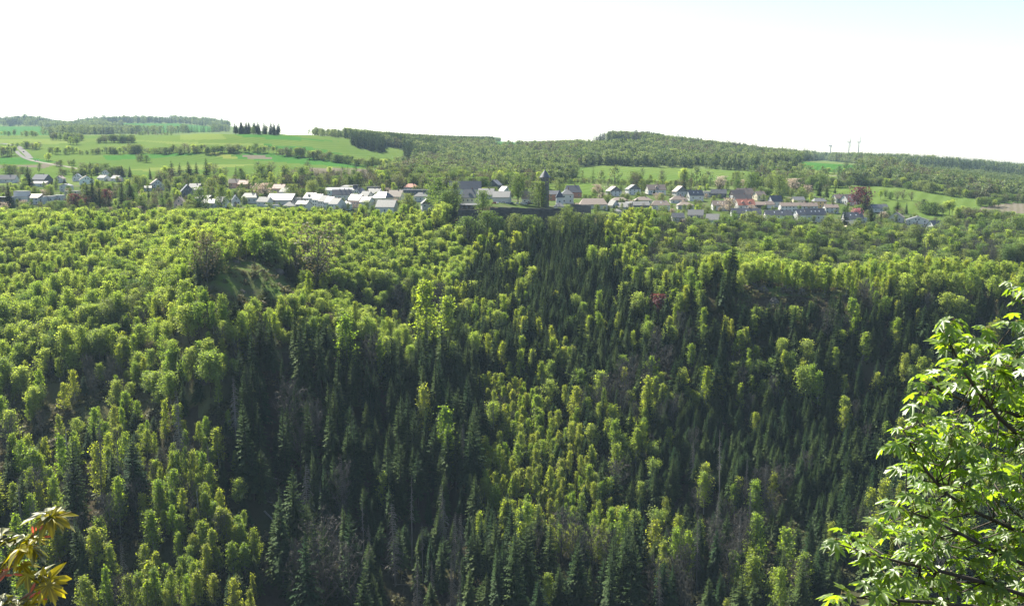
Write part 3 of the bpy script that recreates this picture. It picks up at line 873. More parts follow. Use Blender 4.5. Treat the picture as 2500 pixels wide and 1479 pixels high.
# --- far left
house(52, 499, 44, 'long flat-roofed white building with a raised upper storey beside a dark spruce', typ='flat', wh=7.0, dep=12, roof='flat', win=(1, 3), chim=0, cat='building')
r = house(56, 498, 30, 'white flat-topped box storey standing behind the long white building', typ='flat', wh=11.5, dep=8, roof='flat', win=(1, 1), chim=0, cat='building', dr=(815, 1160))
house(86, 499, 26, 'white three-windowed house with brown pent roof next to the flat-roofed white building', typ='shed', wh=6.0, rh=3.0, dep=8, roof='brown', win=(2, 3), chim=0)
house(106, 498, 13, 'narrow white house front framed in dark timber with a red door', typ='flat', wh=6.6, dep=8, roof='dark', win=(1, 1), chim=0, door=True)
house(125, 496, 20, 'white flat-roofed house front with dark roof edge behind garden trees', typ='flat', wh=6.2, dep=8, roof='dark', win=(1, 2), chim=0)
house(146, 494, 22, 'pale flat-roofed house at the end of the white row', typ='flat', wh=6.4, dep=8, roof='dark', wall='white', win=(1, 2), chim=0)
house(8, 503, 22, 'brown flat-roofed building cut by the picture edge below the white buildings', typ='flat', wh=8, dep=8, roof='dark', wall='timber', win=(1, 2), chim=0, cat='building')
house(20, 446, 44, 'wide house with dark roof far back by the edge of the fields', roof='dark', wh=4, rh=4.5, win=(1, 3), dr=(850, 1160))
house(104, 448, 42, 'large dark slate-clad house with black gable behind the tall spruces', roof='dark', wall='slatewall', wh=4.5, rh=5.5, dep=12, yaw=-22, win=(1, 3))
house(96, 455, 34, 'low building with dazzling pale metal roof in front of the dark house', typ='shed', roof='bright', wh=3, rh=2.2, dep=9, win=(1, 2), chim=0, cat='building')
house(163, 468, 24, 'white house with two dark windows above a pale flat roof', wall='white', wh=6, rh=2.0, roof='grey', win=(2, 2), ridge='y')
house(178, 474, 34, 'low house with bright flat roof below a leafless tree', typ='flat', wall='cream', roof='bright', wh=3, dep=8, win=(1, 3), chim=0)
house(148, 446, 18, 'small white gabled house half hidden behind a yellow-green tree', ridge='y', wh=4.5, rh=3, roof='brown', win=(1, 1))
house(190, 442, 20, 'white gable-fronted house beside two small dark conifers', ridge='y', wh=4.5, rh=4.2, roof='grey', yaw=15, win=(1, 2))
house(212, 450, 32, 'pale green gabled house with brown roof behind the dark spruce clump', ridge='y', wh=5, rh=4.6, wall='teal', roof='brown', yaw=30, win=(1, 2))
house(258, 432, 20, 'white gable house by the road end at the foot of the fields', ridge='y', wh=4.2, rh=4, roof='grey', yaw=12, win=(1, 2))
house(254, 442, 26, 'house with glaring pale roof just below the white gable by the road end', roof='bright', wh=3.5, rh=3, yaw=-30, win=(1, 2))
house(286, 443, 22, 'pale-roofed house beside a pair of dark spruces', roof='bright', wh=3.5, rh=3, yaw=-25, win=(1, 2))
house(384, 463, 30, 'white gabled house with sunlit brown roof below a red-leaved tree', ridge='y', wh=6, rh=5, wall='white', roof='brown', yaw=28, dep=12, win=(2, 2))
house(362, 466, 16, 'low pale annexe beside the white gabled house with brown roof', roof='bright', wh=3, rh=2, yaw=20, win=(1, 1), chim=0)
r = house(458, 482, 30, 'tall blue-grey villa with steep slate roofs and pointed gables', ridge='y', wh=6, rh=6.5, wall='slatewall', roof='grey', dep=11, yaw=26, win=(2, 2), dormer=1, cat='villa', name='villa')
house(486, 478, 20, 'white house with hipped pale roof behind the blue-grey villa', typ='hip', wh=6, rh=3, roof='bright', win=(2, 2))
house(496, 492, 32, 'low hall with broad glaring roof behind thin bare trees', typ='shed', wh=3, rh=2.5, roof='bright', win=(1, 3), chim=0)
house(440, 508, 24, 'pink gable-fronted house above the beech tops', ridge='y', wh=5, rh=5, wall='pink', roof='brown', win=(1, 2), yaw=8)
house(478, 470, 26, 'dark-roofed house behind the blue-grey villa under the spruces', wh=5, rh=4, roof='dark', wall='white', win=(1, 3), dr=(860, 1160))
house(572, 458, 26, 'brown-roofed house with pinkish gable in front of tall garden trees', wh=5, rh=4, wall='pink', roof='brown', yaw=18, win=(1, 2))
house(598, 460, 26, 'dark red-roofed house beside the pinkish gabled house', wh=4.5, rh=4, wall='brick', roof='darkred', yaw=-15, win=(1, 2))
house(542, 506, 26, 'house with dark slate roof peeping over the beech tops', wh=5, rh=4.4, roof='dark', yaw=-30, wall='white', win=(1, 2), sky=1)
house(512, 508, 30, 'grey-roofed house in a dip above the beech tops', wh=4.5, rh=3.5, roof='grey', wall='grey', win=(1, 3))
house(576, 502, 18, 'white-walled house with dark lean roof above the beech tops', ridge='y', wh=5, rh=4.5, roof='dark', yaw=24, win=(1, 2))
# --- town centre
house(612, 496, 36, 'house with pale hipped roof and white gable behind a greyish bare bush', typ='halfhip', wh=5, rh=4.5, roof='grey', win=(1, 3))
house(648, 503, 34, 'house with sunlit whitish roof in the town gap', wh=4, rh=4, roof='bright', yaw=-28, win=(1, 2))
house(664, 512, 34, 'low white shed with flat pale roof above the beech tops', typ='flat', wh=4, dep=7, roof='bright', win=(1, 3), chim=0, cat='shed')
house(684, 472, 30, 'dark red-roofed house behind a blossoming tree', wh=5, rh=4, roof='darkred', wall='pink', yaw=-15, win=(1, 2))
house(697, 477, 20, 'white-roofed house in front of the dark red roof', typ='gable', wh=3.6, rh=3.6, roof='bright', yaw=-25, win=(1, 2))
house(686, 499, 60, 'broad grey hall with high blank grey roof in the middle of the town', typ='shed', wh=4, rh=5.5, dep=14, roof='grey', wall='grey', win=(0, 0), chim=0, cat='hall')
house(722, 496, 28, 'pale grey flat-roofed block next to the stepped row of bright roofs', typ='flat', wh=5, dep=9, roof='flat', wall='grey', win=(1, 3), chim=0, cat='building')
for i, (px, py, w, ro, lb) in enumerate([(762, 500, 34, 'grey', 'first and highest house of the stepped terrace, with dormer and chimney'),
        (782, 504, 24, 'grey', 'grey-roofed terrace house one step below the highest of the row'),
        (796, 508, 24, 'bright', 'terrace house with whitish roof in the middle of the stepped row'),
        (810, 511, 22, 'grey', 'narrow grey-roofed terrace house between two whitish roofs'),
        (824, 515, 30, 'bright', 'lowest house of the stepped terrace, whitish roof and tall windows')]):
    house(px, py, w, lb, ridge='x', wh=6, rh=5, dep=11, yaw=-34, roof=ro, wall='white', win=(2, 3), chim=1, dormer=1 if i == 0 else 0, group='stepped terrace of bright roofs', oh=.2)
house(846, 512, 24, 'green-grey hip-roofed house at the foot of the stepped terrace', typ='hip', wh=5, rh=3, roof='grey', wall='teal', win=(1, 2))
house(708, 516, 28, 'house with glaring hipped roof beside a mast of dark spruce tops', typ='hip', wh=4.5, rh=4, roof='bright', win=(1, 3))
house(742, 514, 30, 'white house among bare branches below the stepped terrace', wh=5.5, rh=3, roof='bright', yaw=-20, win=(2, 3))
house(836, 488, 46, 'long black-roofed house with white gable end in the town centre', wh=5, rh=4.6, roof='dark', yaw=12, win=(1, 4), chim=3)
house(832, 476, 78, 'long low factory with grey roof behind the town', typ='shed', wh=4.5, rh=2.6, roof='grey', wall='teal', dep=12, win=(1, 8), chim=0, cat='factory', name='factory_hall')
house(853, 465, 40, 'pale low roof behind the long factory', typ='hip', wh=3.5, rh=2, roof='bright', win=(1, 4), chim=0, cat='hall')
house(878, 484, 26, 'black and white gabled house beside a thin dark spire', ridge='y', wh=5, rh=4.6, roof='dark', yaw=-30, win=(1, 2))
house(896, 492, 26, 'house with half white and half black roof next to the spire', wh=5, rh=4.5, roof='bright', yaw=-36, win=(1, 2))
house(872, 505, 34, 'pinkish house with grey roof and a row of tall windows', wh=6, rh=5, roof='grey', wall='pink', yaw=-30, dep=11, win=(1, 4))
house(897, 508, 28, 'grey-roofed house adjoining the pinkish one', wh=5.5, rh=4.4, roof='grey', wall='white', yaw=-30, win=(1, 2))
house(916, 484, 34, 'house with whitish roof and two chimneys in the town centre', wh=5, rh=4.2, roof='bright', yaw=-24, win=(1, 3), chim=2)
house(936, 497, 38, 'big hipped grey-white roof with pale gable end', typ='halfhip', wh=5.5, rh=5.5, roof='grey', dep=13, yaw=-30, wall='cream', win=(1, 3))
house(968, 494, 38, 'brown-grey house with high roof and stout chimney behind bare branches', wh=5.5, rh=5.5, roof='brown', wall='cream', yaw=-26, win=(1, 3))
house(946, 522, 46, 'big shining white-roofed barn seen through bare branches', wh=6, rh=5.5, roof='bright', yaw=-12, dep=14, win=(1, 3), cat='barn', name='barn', chim=0)
house(1010, 476, 74, 'long dark flat-topped building with a line of white rooflights', typ='flat', wh=5, dep=12, roof='dark', wall='slatewall', win=(1, 8), chim=0, cat='building')
house(1004, 466, 34, 'house with red hipped roof at the back of the town', typ='hip', wh=3.5, rh=4, roof='red', win=(1, 3), dr=(830, 1160))
house(912, 468, 30, 'pale flat-roofed block among small pointed conifers', typ='flat', wh=5, dep=8, roof='bright', wall='slatewall', win=(1, 3), chim=0, cat='building')
house(1028, 492, 34, 'house with dazzling white hipped roof beside the big castle maple', typ='hip', wh=4.5, rh=4, roof='bright', win=(1, 3))
house(1042, 520, 26, 'white villa with dark gable front and red balcony below the castle', ridge='y', wh=8, rh=4, roof='bright', win=(2, 2), gable='timber', cat='villa', name='villa', yaw=14)
# --- the castle hill
house(1148, 506, 42, 'cream castle inn with steep pale roof, dormer and dark veranda', typ='halfhip', wh=7.5, rh=7.0, dep=11, roof='grey', wall='cream', win=(2, 4), dormer=1, cat='inn', name='castle_inn', group='castle buildings', dr=(680, 900))
r = house(1146, 509, 48, 'dark timber veranda with pale awning edge in front of the castle inn', typ='shed', wh=3.6, rh=1.2, dep=4, roof='dark', wall='timber', win=(1, 4), chim=0, cat='veranda', name='veranda', group='castle buildings', side=0, dr=(670, 720))
house(1136, 474, 76, 'church with long black slate roof behind the castle inn', wh=5, rh=7.5, dep=13, roof='dark', wall='white', win=(1, 5), chim=0, cat='church', name='church', group='castle buildings', yaw=3)
house(1114, 470, 16, 'small white pavilion roof in front of the black church roof', typ='hip', wh=5, rh=4, roof='bright', wall='white', win=(1, 1), chim=0, group='castle buildings', dr=(700, 1160))
house(1188, 486, 40, 'long dark-roofed house descending beside the castle inn', wh=4, rh=5, roof='dark', wall='grey', yaw=-20, win=(1, 3), group='castle buildings')
house(1208, 462, 30, 'blue-grey gabled house with striped pale roof above the castle yard', ridge='y', wh=4.5, rh=5, wall='slatewall', roof='grey', yaw=-30, win=(1, 2))
house(1226, 494, 40, 'low barn with grey roof and grey gable on the castle yard', wh=4.5, rh=4.5, roof='grey', wall='grey', yaw=-12, dep=10, win=(0, 0), chim=0, cat='barn', name='barn', group='castle buildings')
house(1232, 476, 20, 'small house with white ridge behind the grey barn', ridge='y', wh=4, rh=4, roof='grey', yaw=35, win=(1, 1))
house(1288, 497, 28, 'chapel-like house with brown roof and arched brown doors by the yard', wh=4.6, rh=6, roof='brown', wall='white', dep=9, win=(1, 2), chim=0, door=True, group='castle buildings')
house(1351, 489, 26, 'red brick wing with grey roof behind the round tower', wh=5.5, rh=3, roof='dark', wall='brick', win=(2, 2), chim=0, group='castle buildings')
house(1384, 496, 30, 'white manor house with pale hipped roof beside the round tower', typ='hip', wh=7.6, rh=5, roof='grey', wall='white', dep=11, win=(2, 2), group='castle buildings', cat='manor', name='manor_house')
house(1366, 496, 17, 'white stair turret with black pyramid roof in front of the manor', typ='pyramid', wh=7.8, rh=6.4, dep=6.5, roof='dark', wall='white', win=(1, 1), chim=0, group='castle buildings', cat='turret', name='stair_turret', dr=(690, 760))
house(1365, 499, 24, 'small white gatehouse with low bright roof below the turret', typ='hip', wh=2.6, rh=3.2, dep=6, roof='bright', wall='white', win=(1, 1), chim=0, group='castle buildings', dr=(690, 740))
house(1398, 482, 42, 'big house with hipped black roof behind the white manor', typ='halfhip', wh=4.6, rh=7, roof='dark', wall='brick', dep=12, win=(1, 3), group='castle buildings', dr=(780, 1160))
# --- east side
house(1448, 508, 66, 'broad brown-roofed farm building behind the ruined wall', typ='halfhip', wh=3.0, rh=5.2, dep=14, roof='brown', wall='grey', win=(0, 0), chim=0, cat='farm building')
house(1498, 478, 32, 'white house with black gable cladding and brown roof, farthest west of the back row', ridge='y', wh=4.8, rh=4.4, roof='brown', gable='slatewall', yaw=22, win=(2, 3), group='back row of the estate')
house(1545, 475, 32, 'bright white house with slate gable and one gleaming roof side', ridge='y', wh=5.4, rh=4.4, roof='bright', gable='slatewall', yaw=16, win=(2, 3), group='back row of the estate')
house(1600, 474, 44, 'wide house with grey-brown roof and a boxy white dormer', wh=4.6, rh=5, roof='brown', wall='white', dep=11, yaw=10, win=(1, 3), dormer=1, group='back row of the estate')
house(1660, 478, 32, 'grey house with tall slate gable, steep brown roof and pale chimney', ridge='y', wh=4.4, rh=5.4, roof='brown', gable='slatewall', yaw=20, wall='grey', win=(1, 3), group='back row of the estate')
house(1696, 490, 36, 'house with plain dark roof and lit white gable end', wh=5.4, rh=5, roof='dark', wall='white', yaw=12, win=(1, 2), sky=2, group='back row of the estate')
house(1730, 480, 30, 'flat-roofed grey house with dark window band', typ='flat', wh=5, dep=9, roof='flat', wall='grey', win=(1, 3), chim=0)
house(1512, 497, 40, 'bungalow with low brown hipped roof and dark veranda', typ='hip', wh=2.8, rh=3, roof='brown', wall='slatewall', win=(1, 3), chim=0)
house(1570, 497, 42, 'bungalow with brown hipped roof and cream wall', typ='hip', wh=3, rh=3.4, roof='brown', wall='cream', win=(1, 3))
house(1612, 513, 42, 'white house under a dark brown hipped roof with chimney', typ='halfhip', wh=4.2, rh=4.4, roof='brown', wall='white', dep=10, win=(1, 3), sky=1)
house(1564, 511, 38, 'house with glaring white low roof and dark balcony front', wh=3.6, rh=3, roof='bright', wall='slatewall', dep=10, win=(1, 3), chim=0)
house(1519, 513, 24, 'shed with steep shining roof turned to the sun', typ='shed', wh=2.4, rh=3.6, roof='bright', wall='white', win=(0, 0), chim=0, cat='shed')
house(1538, 506, 18, 'small annexe with pale roof beside the glaring white roof', typ='shed', wh=3, rh=1.6, roof='bright', win=(0, 0), chim=0, cat='annexe')
house(1497, 509, 18, 'little white gabled cottage with bluish front', ridge='y', wh=2.8, rh=4, roof='bright', wall='white', yaw=24, win=(0, 0), chim=0)
house(1506, 524, 22, 'pale roofed hut above the treetops east of the ruined wall', typ='hip', wh=2.4, rh=2.4, roof='bright', wall='cream', win=(0, 0), chim=0, cat='hut')
house(1656, 496, 40, 'low house with brown hipped roof and chimney behind blossom', typ='hip', wh=3, rh=4, roof='brown', wall='white', win=(1, 3))
house(1672, 512, 38, 'grey-walled bungalow with brown hipped roof', typ='hip', wh=4, rh=3, roof='brown', wall='grey', win=(1, 4), chim=0)
house(1698, 536, 36, 'pale gabled house with weathered grey roof near the wooded slope', ridge='x', wh=4, rh=4, roof='grey', wall='white', yaw=-14, win=(1, 2), chim=0)
house(1654, 541, 28, 'dark-roofed cottage hidden at the edge of the wooded slope', wh=3.4, rh=3.4, roof='dark', wall='grey', win=(1, 2), chim=0)
house(1740, 548, 30, 'lone house with bright roof lowest on the wooded slope', wh=4, rh=4.4, roof='bright', wall='white', yaw=-22, win=(1, 2), chim=0)
house(1754, 482, 36, 'house with two dark roof halves behind a garden', wh=4, rh=4.2, roof='dark', wall='slatewall', yaw=-12, win=(1, 3), gable='timber')
house(1756, 513, 36, 'pale house with reddish roof and two skylights', wh=4.6, rh=4, roof='brown', wall='white', win=(1, 3), sky=2, chim=0)
house(1816, 483, 40, 'big house with purplish brown roof at the back of the estate', wh=4, rh=5.6, roof='brown', wall='pink', yaw=14, dep=12, win=(1, 3))
house(1800, 486, 34, 'house with dark gable in front of the purplish brown roof', wh=4.2, rh=5, roof='brown', gable='timber', yaw=14, win=(1, 2))
house(1812, 497, 42, 'brown-roofed house above the red-roofed one', wh=3.8, rh=5, roof='brown', wall='slatewall', yaw=10, win=(1, 3))
house(1818, 512, 42, 'house with vivid red roof and two little gabled dormers', wh=4.6, rh=5.2, roof='red', wall='white', yaw=6, dep=10, win=(1, 3), dormer=2, sky=0)
house(1850, 508, 30, 'double garage with brown gates beside the red-roofed house', wh=3.2, rh=2.6, roof='brown', wall='timber', win=(1, 2), chim=0, cat='garage', name='garage')
house(1853, 488, 24, 'cream house with grey roof in front of a birch', wh=5, rh=3.6, roof='brown', wall='cream', yaw=18, win=(1, 2))
house(1876, 508, 20, 'garage with two white gates and brown gable', wh=3.4, rh=3, roof='brown', wall='white', yaw=12, win=(0, 0), chim=0, cat='garage', name='garage')
house(1892, 504, 28, 'white house with steep blue-black roof', wh=5, rh=5.4, roof='dark', wall='white', yaw=14, win=(1, 2))
house(1925, 516, 44, 'west half of the long white terrace with brown roof and balconies', wh=5.2, rh=2.8, roof='brown', wall='white', win=(2, 5), dep=9, group='white terrace with balconies')
house(1969, 517, 46, 'east half of the long white terrace with brown roof and balconies', wh=5.4, rh=3.0, roof='brown', wall='white', win=(2, 5), dep=9, group='white terrace with balconies', chim=2)
house(1999, 507, 30, 'yellow house with grey hipped roof above the white terrace', typ='halfhip', wh=6, rh=3.2, roof='grey', wall='yellow', win=(2, 3))
house(2027, 519, 32, 'white house with dark balcony east of the long terrace', wh=4.8, rh=2.8, roof='brown', wall='white', win=(2, 3))
house(1948, 498, 26, 'grey-roofed house peeping over the white terrace', wh=4, rh=3, roof='grey', wall='cream', win=(1, 2), chim=0)
house(1820, 530, 70, 'long row house under one unbroken black roof', wh=3.4, rh=4.2, roof='dark', wall='white', win=(1, 6), dep=9, yaw=-3, sky=1, group='black-roofed rows')
house(1898, 534, 62, 'second long black-roofed row with one pale roof window', wh=3.4, rh=4.2, roof='dark', wall='white', win=(1, 5), dep=9, yaw=-3, sky=2, group='black-roofed rows')
house(1950, 540, 20, 'narrow house with lit white gable and steep black roof', wh=6, rh=4.4, roof='dark', wall='white', yaw=14, dep=10, win=(1, 1), sky=1, chim=0, group='black-roofed rows')
house(1986, 540, 50, 'black-roofed row with big slanted skylights above the treetops', wh=6, rh=5, roof='dark', wall='white', yaw=8, dep=10, win=(1, 4), sky=3, chim=0, group='black-roofed rows')
house(2046, 494, 26, 'house with white ridge cap beside conifers, left of the gabled white house', wh=4.4, rh=3.6, roof='brown', wall='white', yaw=16, win=(1, 2))
house(2074, 499, 36, 'large white-gabled house with grey-brown roof at the meadow edge', wh=5.2, rh=5, roof='brown', wall='white', yaw=20, dep=11, win=(1, 3), sky=2)
house(2080, 546, 44, 'black-roofed house with two white roof windows below the pink tree', wh=5, rh=5, roof='dark', wall='white', yaw=-4, dep=10, win=(1, 3), sky=2)
house(2076, 556, 28, 'grey-roofed garage block in front of the black-roofed house', wh=3, rh=3, roof='grey', wall='cream', win=(0, 0), chim=0, cat='garage', name='garage')
house(2144, 517, 42, 'pale gabled house with long grey roof below the meadow', wh=3.6, rh=3.6, roof='grey', wall='white', yaw=12, win=(1, 3), chim=0)
house(2188, 541, 34, 'house with brown gable halves beside a group of dark conifers', ridge='y', wh=4, rh=4.6, roof='brown', wall='grey', yaw=-30, win=(1, 2))
house(2238, 550, 50, 'white house with broad low gable farthest east above the woods', ridge='y', wh=4.6, rh=3.4, roof='grey', wall='white', yaw=-22, dep=12, win=(2, 3))
house(2282, 561, 30, 'black-roofed house with lit white gable at the eastern wood edge', wh=3.6, rh=4.6, roof='dark', wall='white', yaw=18, win=(0, 0), chim=0)
house(2106, 549, 16, 'small white block house among spruces', typ='flat', wh=6, dep=6, wall='white', roof='flat', win=(1, 1), chim=0)

# --- round castle tower
x, d, z = at(1330, 503, 690, 760)
tw = empty('castle_tower', (x, d, z)); tag(tw, 'round grey stone castle tower with black conical roof', 'tower', 'castle buildings')
px2m = d/F
MB().lathe([(3.6, -4), (3.55, 8), (3.45, 23.0), (3.75, 23.2), (3.75, 24.4)], 24).obj('shaft', WM['stone'], tw, smooth=False)
MB().lathe([(4.7, 24.42), (4.75, 24.7), (2.4, 28.2), (.18, 31.4), (.03, 31.8)], 24).obj('cone_roof', RM['dark'], tw)
MB().tube([(0, 0, 31.5), (0, 0, 33.2)], [.06, .02], 5).lathe([(.02, 32.2), (.2, 32.4), (.02, 32.6)], 8).obj('finial', m_white, tw)
for k in range(10):
    a = 2*math.pi*k/10+.25
    o = add('window', WIN, tw, (3.75*math.cos(a), 3.75*math.sin(a), 23.75), a+math.pi/2); o.scale = (.6, .8, .55)
for zz in (9, 16):
    o = add('window', WIN, tw, (.6, -3.52, zz)); o.scale = (.4, .9, .8)
HOUSES.append((1330, 412, 500, 12, d))
# --- church spirelet and the thin black spire in the town
x, d, z = at(1156, 470, 700, 1160); x2, d2, z2 = x, d, z
sp = empty('church_spire', (x, d+9, z)); tag(sp, 'slim white ridge turret with black needle spire on the church', 'spire', 'castle buildings')
MB().box(-.9, .9, -.9, .9, 8, 14.2).obj('turret', WM['white'], sp)
MB().lathe([(1.25, 14.2), (.7, 15.3), (.35, 17), (.04, 21.5)], 8).obj('spire_roof', RM['dark'], sp)
MB().lathe([(.03, 21.4), (.28, 21.7), (.28, 21.9), (.03, 22.2)], 8).obj('finial', surf('gilded_ball', (.7,.6,.35), None, 1, .3, .5, .6), sp)
x, d, z = at(876, 486, 700, 1160)
sp = empty('ridge_spire', (x, d+4, z)); tag(sp, 'thin black pointed spire over the black and white gabled house', 'spire')
MB().box(-.8, .8, -.8, .8, 0, 7).obj('turret', WM['slatewall'], sp)
MB().lathe([(1.3, 7), (.6, 9.5), (.05, 15)], 6).obj('spire_roof', RM['dark'], sp)
x, d, z = at(868, 474, 800, 1160)
sp = empty('stair_tower', (x, d, z)); tag(sp, 'square slate-clad tower with white flat cap behind the thin spire', 'tower')
MB().box(-2.2, 2.2, -2.2, 2.2, -1, 9).obj('shaft', WM['slatewall'], sp)
MB().box(-2.9, 2.9, -2.9, 2.9, 9.01, 9.6).obj('roof_slab', RM['bright'], sp)

# --- castle retaining wall and ruined wall
def wall_run(name, pts, h, th, label, m, base=6.0, crenel=0.0, cat='wall'):
    """pts: picture points of the wall's top edge with distances"""
    root = None
    P = []
    for px, py, d in pts:
        t = float(t_of_py(py)); P.append(((px-1250)/F/float(kx(py))*d, d, -t*d))
    b = MB()
    n = 0
    o3 = np.array(P[0])
    for i in range(len(P)-1):
        a, c = np.array(P[i])-o3, np.array(P[i+1])-o3
        k = max(2, int(np.linalg.norm(c-a)/3.0))
        for j in range(k):
            p, q = a+(c-a)*j/k, a+(c-a)*(j+1)/k
            jt = (vnoise(np.array([p[0]*.9+31]), np.array([p[1]*.9+7]), 5)[0]-.5)*crenel
            bt = (vnoise(np.array([p[0]*.5+3]), np.array([p[1]*.5+70]), 6)[0]-.5)*.5
            z0 = p[2]-h-base
            vs = [(p[0], p[1]+bt, z0), (q[0], q[1]+bt, z0), (q[0], q[1]+bt+.6, q[2]+jt), (p[0], p[1]+bt+.6, p[2]+jt),
                  (p[0], p[1]+bt+th, z0), (q[0], q[1]+bt+th, z0), (q[0], q[1]+bt+th, q[2]+jt), (p[0], p[1]+bt+th, p[2]+jt)]
            b.add(vs, [(0,1,2,3),(5,4,7,6),(3,2,6,7),(4,0,3,7),(1,5,6,2)])
    o = b.obj(name, m, None, P[0])
    tag(o, label, cat, 'castle walls')
    return o
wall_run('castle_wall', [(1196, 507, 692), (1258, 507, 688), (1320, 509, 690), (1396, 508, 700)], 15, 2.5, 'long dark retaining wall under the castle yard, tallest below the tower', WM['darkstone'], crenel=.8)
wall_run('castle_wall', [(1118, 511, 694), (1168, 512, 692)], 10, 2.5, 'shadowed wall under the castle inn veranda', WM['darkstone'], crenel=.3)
wall_run('castle_wall', [(1392, 498, 704), (1412, 497, 702), (1424, 501, 702), (1443, 502, 704)], 8, 3, 'ruined upper wall stump of brownish grey stone east of the tower', WM['stone'], crenel=1.4)
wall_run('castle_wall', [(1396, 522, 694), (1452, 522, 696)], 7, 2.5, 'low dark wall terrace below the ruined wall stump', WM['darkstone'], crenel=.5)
wall_run('castle_wall', [(1452, 524, 715), (1484, 522, 720)], 4, 1.5, 'short broken wall piece half lost in shrubs at the east end', WM['stone'], crenel=1.5)

# --- parked cars
m_tyre = surf('car_tyre', (.02,.02,.02)); m_rim = surf('car_rim', (.4,.4,.42), None, 1, .3, .5, .8)
wb = MB()
vs = []
wheel_me = MB().prism([(.32*math.cos(a*math.pi/5), .32+.32*math.sin(a*math.pi/5)) for a in range(10)], -.1, .1, axis='x').mesh('wheel', [m_tyre])
def car(px, py, paint, label, yaw, dr=(690, 800), group='cars parked in the castle yard', y_off=0.0, xyz=None):
    x, d, z = xyz or at(px, py, *dr)
    root = empty('parked_car' if group.startswith('cars') else 'car', (x, d+y_off, z+.05), R(yaw)); tag(root, label, 'car', group)
    body = MB().prism([(-2.1, .3), (2.05, .3), (2.1, .72), (1.25, .86), (-1.95, .9), (-2.15, .7)], -.84, .84)
    for k, v in enumerate(body.v): body.v[k] = (v[1]*1.0, v[0], v[2])
    body.obj('body', paint, root)
    cab = MB().prism([(-1.8, .88), (1.0, .88), (.35, 1.42), (-1.35, 1.45)], -.72, .72)
    for k, v in enumerate(cab.v): cab.v[k] = (v[1], v[0], v[2])
    cab.obj('cabin', m_glass, root)
    rf = MB().prism([(-1.4, 1.44), (.38, 1.41), (.3, 1.5), (-1.3, 1.52)], -.70, .70)
    for k, v in enumerate(rf.v): rf.v[k] = (v[1], v[0], v[2])
    rf.obj('car_roof', paint, root)
    for sx in (-.8, .8):
        for sy in (-1.3, 1.3):
            add('wheel', wheel_me, root, (sx, sy, 0))
paints = {'silver': surf('silver_paint', (.5,.5,.52), None, 1, .25, .6, .4), 'black': surf('black_paint', (.02,.02,.025), None, 1, .2, .6), 'white': surf('white_paint', (.75,.75,.75), None, 1, .25, .6),
          'red': surf('red_paint', (.35,.03,.03), None, 1, .25, .6), 'blue': surf('blue_paint', (.04,.07,.2), None, 1, .25, .6)}
for px, py, p, lb, yw in [(1206, 498, 'red', 'red car parked at the west end of the castle yard', 80), (1214, 497, 'white', 'white car parked beside the red one in the castle yard', 15),
      (1228, 497, 'silver', 'silver car parked in front of the grey barn', 75), (1238, 497, 'blue', 'dark blue car parked next to the silver one by the barn', 80),
      (1249, 498, 'silver', 'silver car parked under the tall bright tree', 70), (1262, 498, 'white', 'white car parked right of the tall bright tree', 20),
      (1272, 498, 'white', 'small white car facing outwards in the middle of the yard', 5), (1284, 499, 'black', 'black car parked in front of the arched brown doors', 85),
      (1293, 499, 'black', 'black car parked beside the dark rounded tree', 80), (1281, 500, 'white', 'white car nosing out at the edge of the yard lawn', 75)]:
    car(px, py, paints[p], lb, yw)
car(58, 372, paints['black'], 'lone dark car driving down the pale road on the hill', 15, (1060, 2000), 'cars on the hill road')
for px, lb in ((87, 'white'), (92, 'white')):
    car(px, 393.5, paints['white'], 'white car below the round roadside tree, %s of a pair' % ('first' if px == 87 else 'second'), 70, (1030, 2000), 'cars on the hill road')

# --- wind turbines, mast
m_turb = surf('turbine_white', (.27,.265,.26), None, 1, .4, .4)
def blade_mb(L):
    b = MB()
    secs = []
    for i in range(7):
        t = i/6
        c = (2.6 if t < .1 else 4.6*(1-t)**.8+1.2); th = max(1.2, 3.0*(1-t))
        zz = L*t
        secs.append([(-c*.35, -th/2, zz), (c*.65, 0, zz), (-c*.35, th/2, zz), (-c*.5, 0, zz)])
    vs = [p for s in secs for p in s]
    fs = [(a*4+k, a*4+(k+1) % 4, (a+1)*4+(k+1) % 4, (a+1)*4+k) for a in range(6) for k in range(4)] + [(24, 25, 26, 27), (3, 2, 1, 0)]
    return b.add(vs, fs)
bl_me = blade_mb(43).mesh('blade', [m_turb])
def turbine(px, py_hub, rot, d, label):
    t = float(t_of_py(py_hub)); X = (px-1250)/F/float(kx(py_hub))*d; Z = -t*d
    zg = float(ground_z(np.array([X]), np.array([d]))[0])
    H = Z-zg
    root = empty('wind_turbine', (X, d, zg), R(68)); tag(root, label, 'wind turbine', 'wind turbines on the ridge')
    MB().lathe([(2.6, -2), (2.3, H*.4), (1.7, H*.8), (1.35, H-1.5)], 12).obj('tower', m_turb, root)
    MB().box(-1.7, 1.7, -3.5, 8.5, -1.7, 1.9).obj('nacelle', m_turb, root, (0, 0, H))
    hub = MB().lathe([(.2, -1.8), (1.5, -.9), (1.7, .6), (1.4, 1.6)], 10)
    for k, v in enumerate(hub.v): hub.v[k] = (v[0], v[2]-4.6, v[1])
    hub.obj('hub', m_turb, root, (0, 0, H))
    for k in range(3):
        o = add('blade', bl_me, root, (0, -4.9, H)); o.rotation_euler = (0, R(rot+120*k), 0)
turbine(2028, 356.5, 22, 3700, 'wind turbine standing apart with one blade raised and leaning')
turbine(2073.5, 347.5, 0, 3700, 'wind turbine in the middle of three with one blade hanging down')
turbine(2097, 347.5, 2, 3700, 'wind turbine tallest of the three, blade straight up')
t = float(t_of_py(337)); d = 3200; X = (1268-1250)/F/float(kx(337))*d
zg = float(ground_z(np.array([X]), np.array([d*1.0]))[0])
top = -float(t_of_py(314))*d
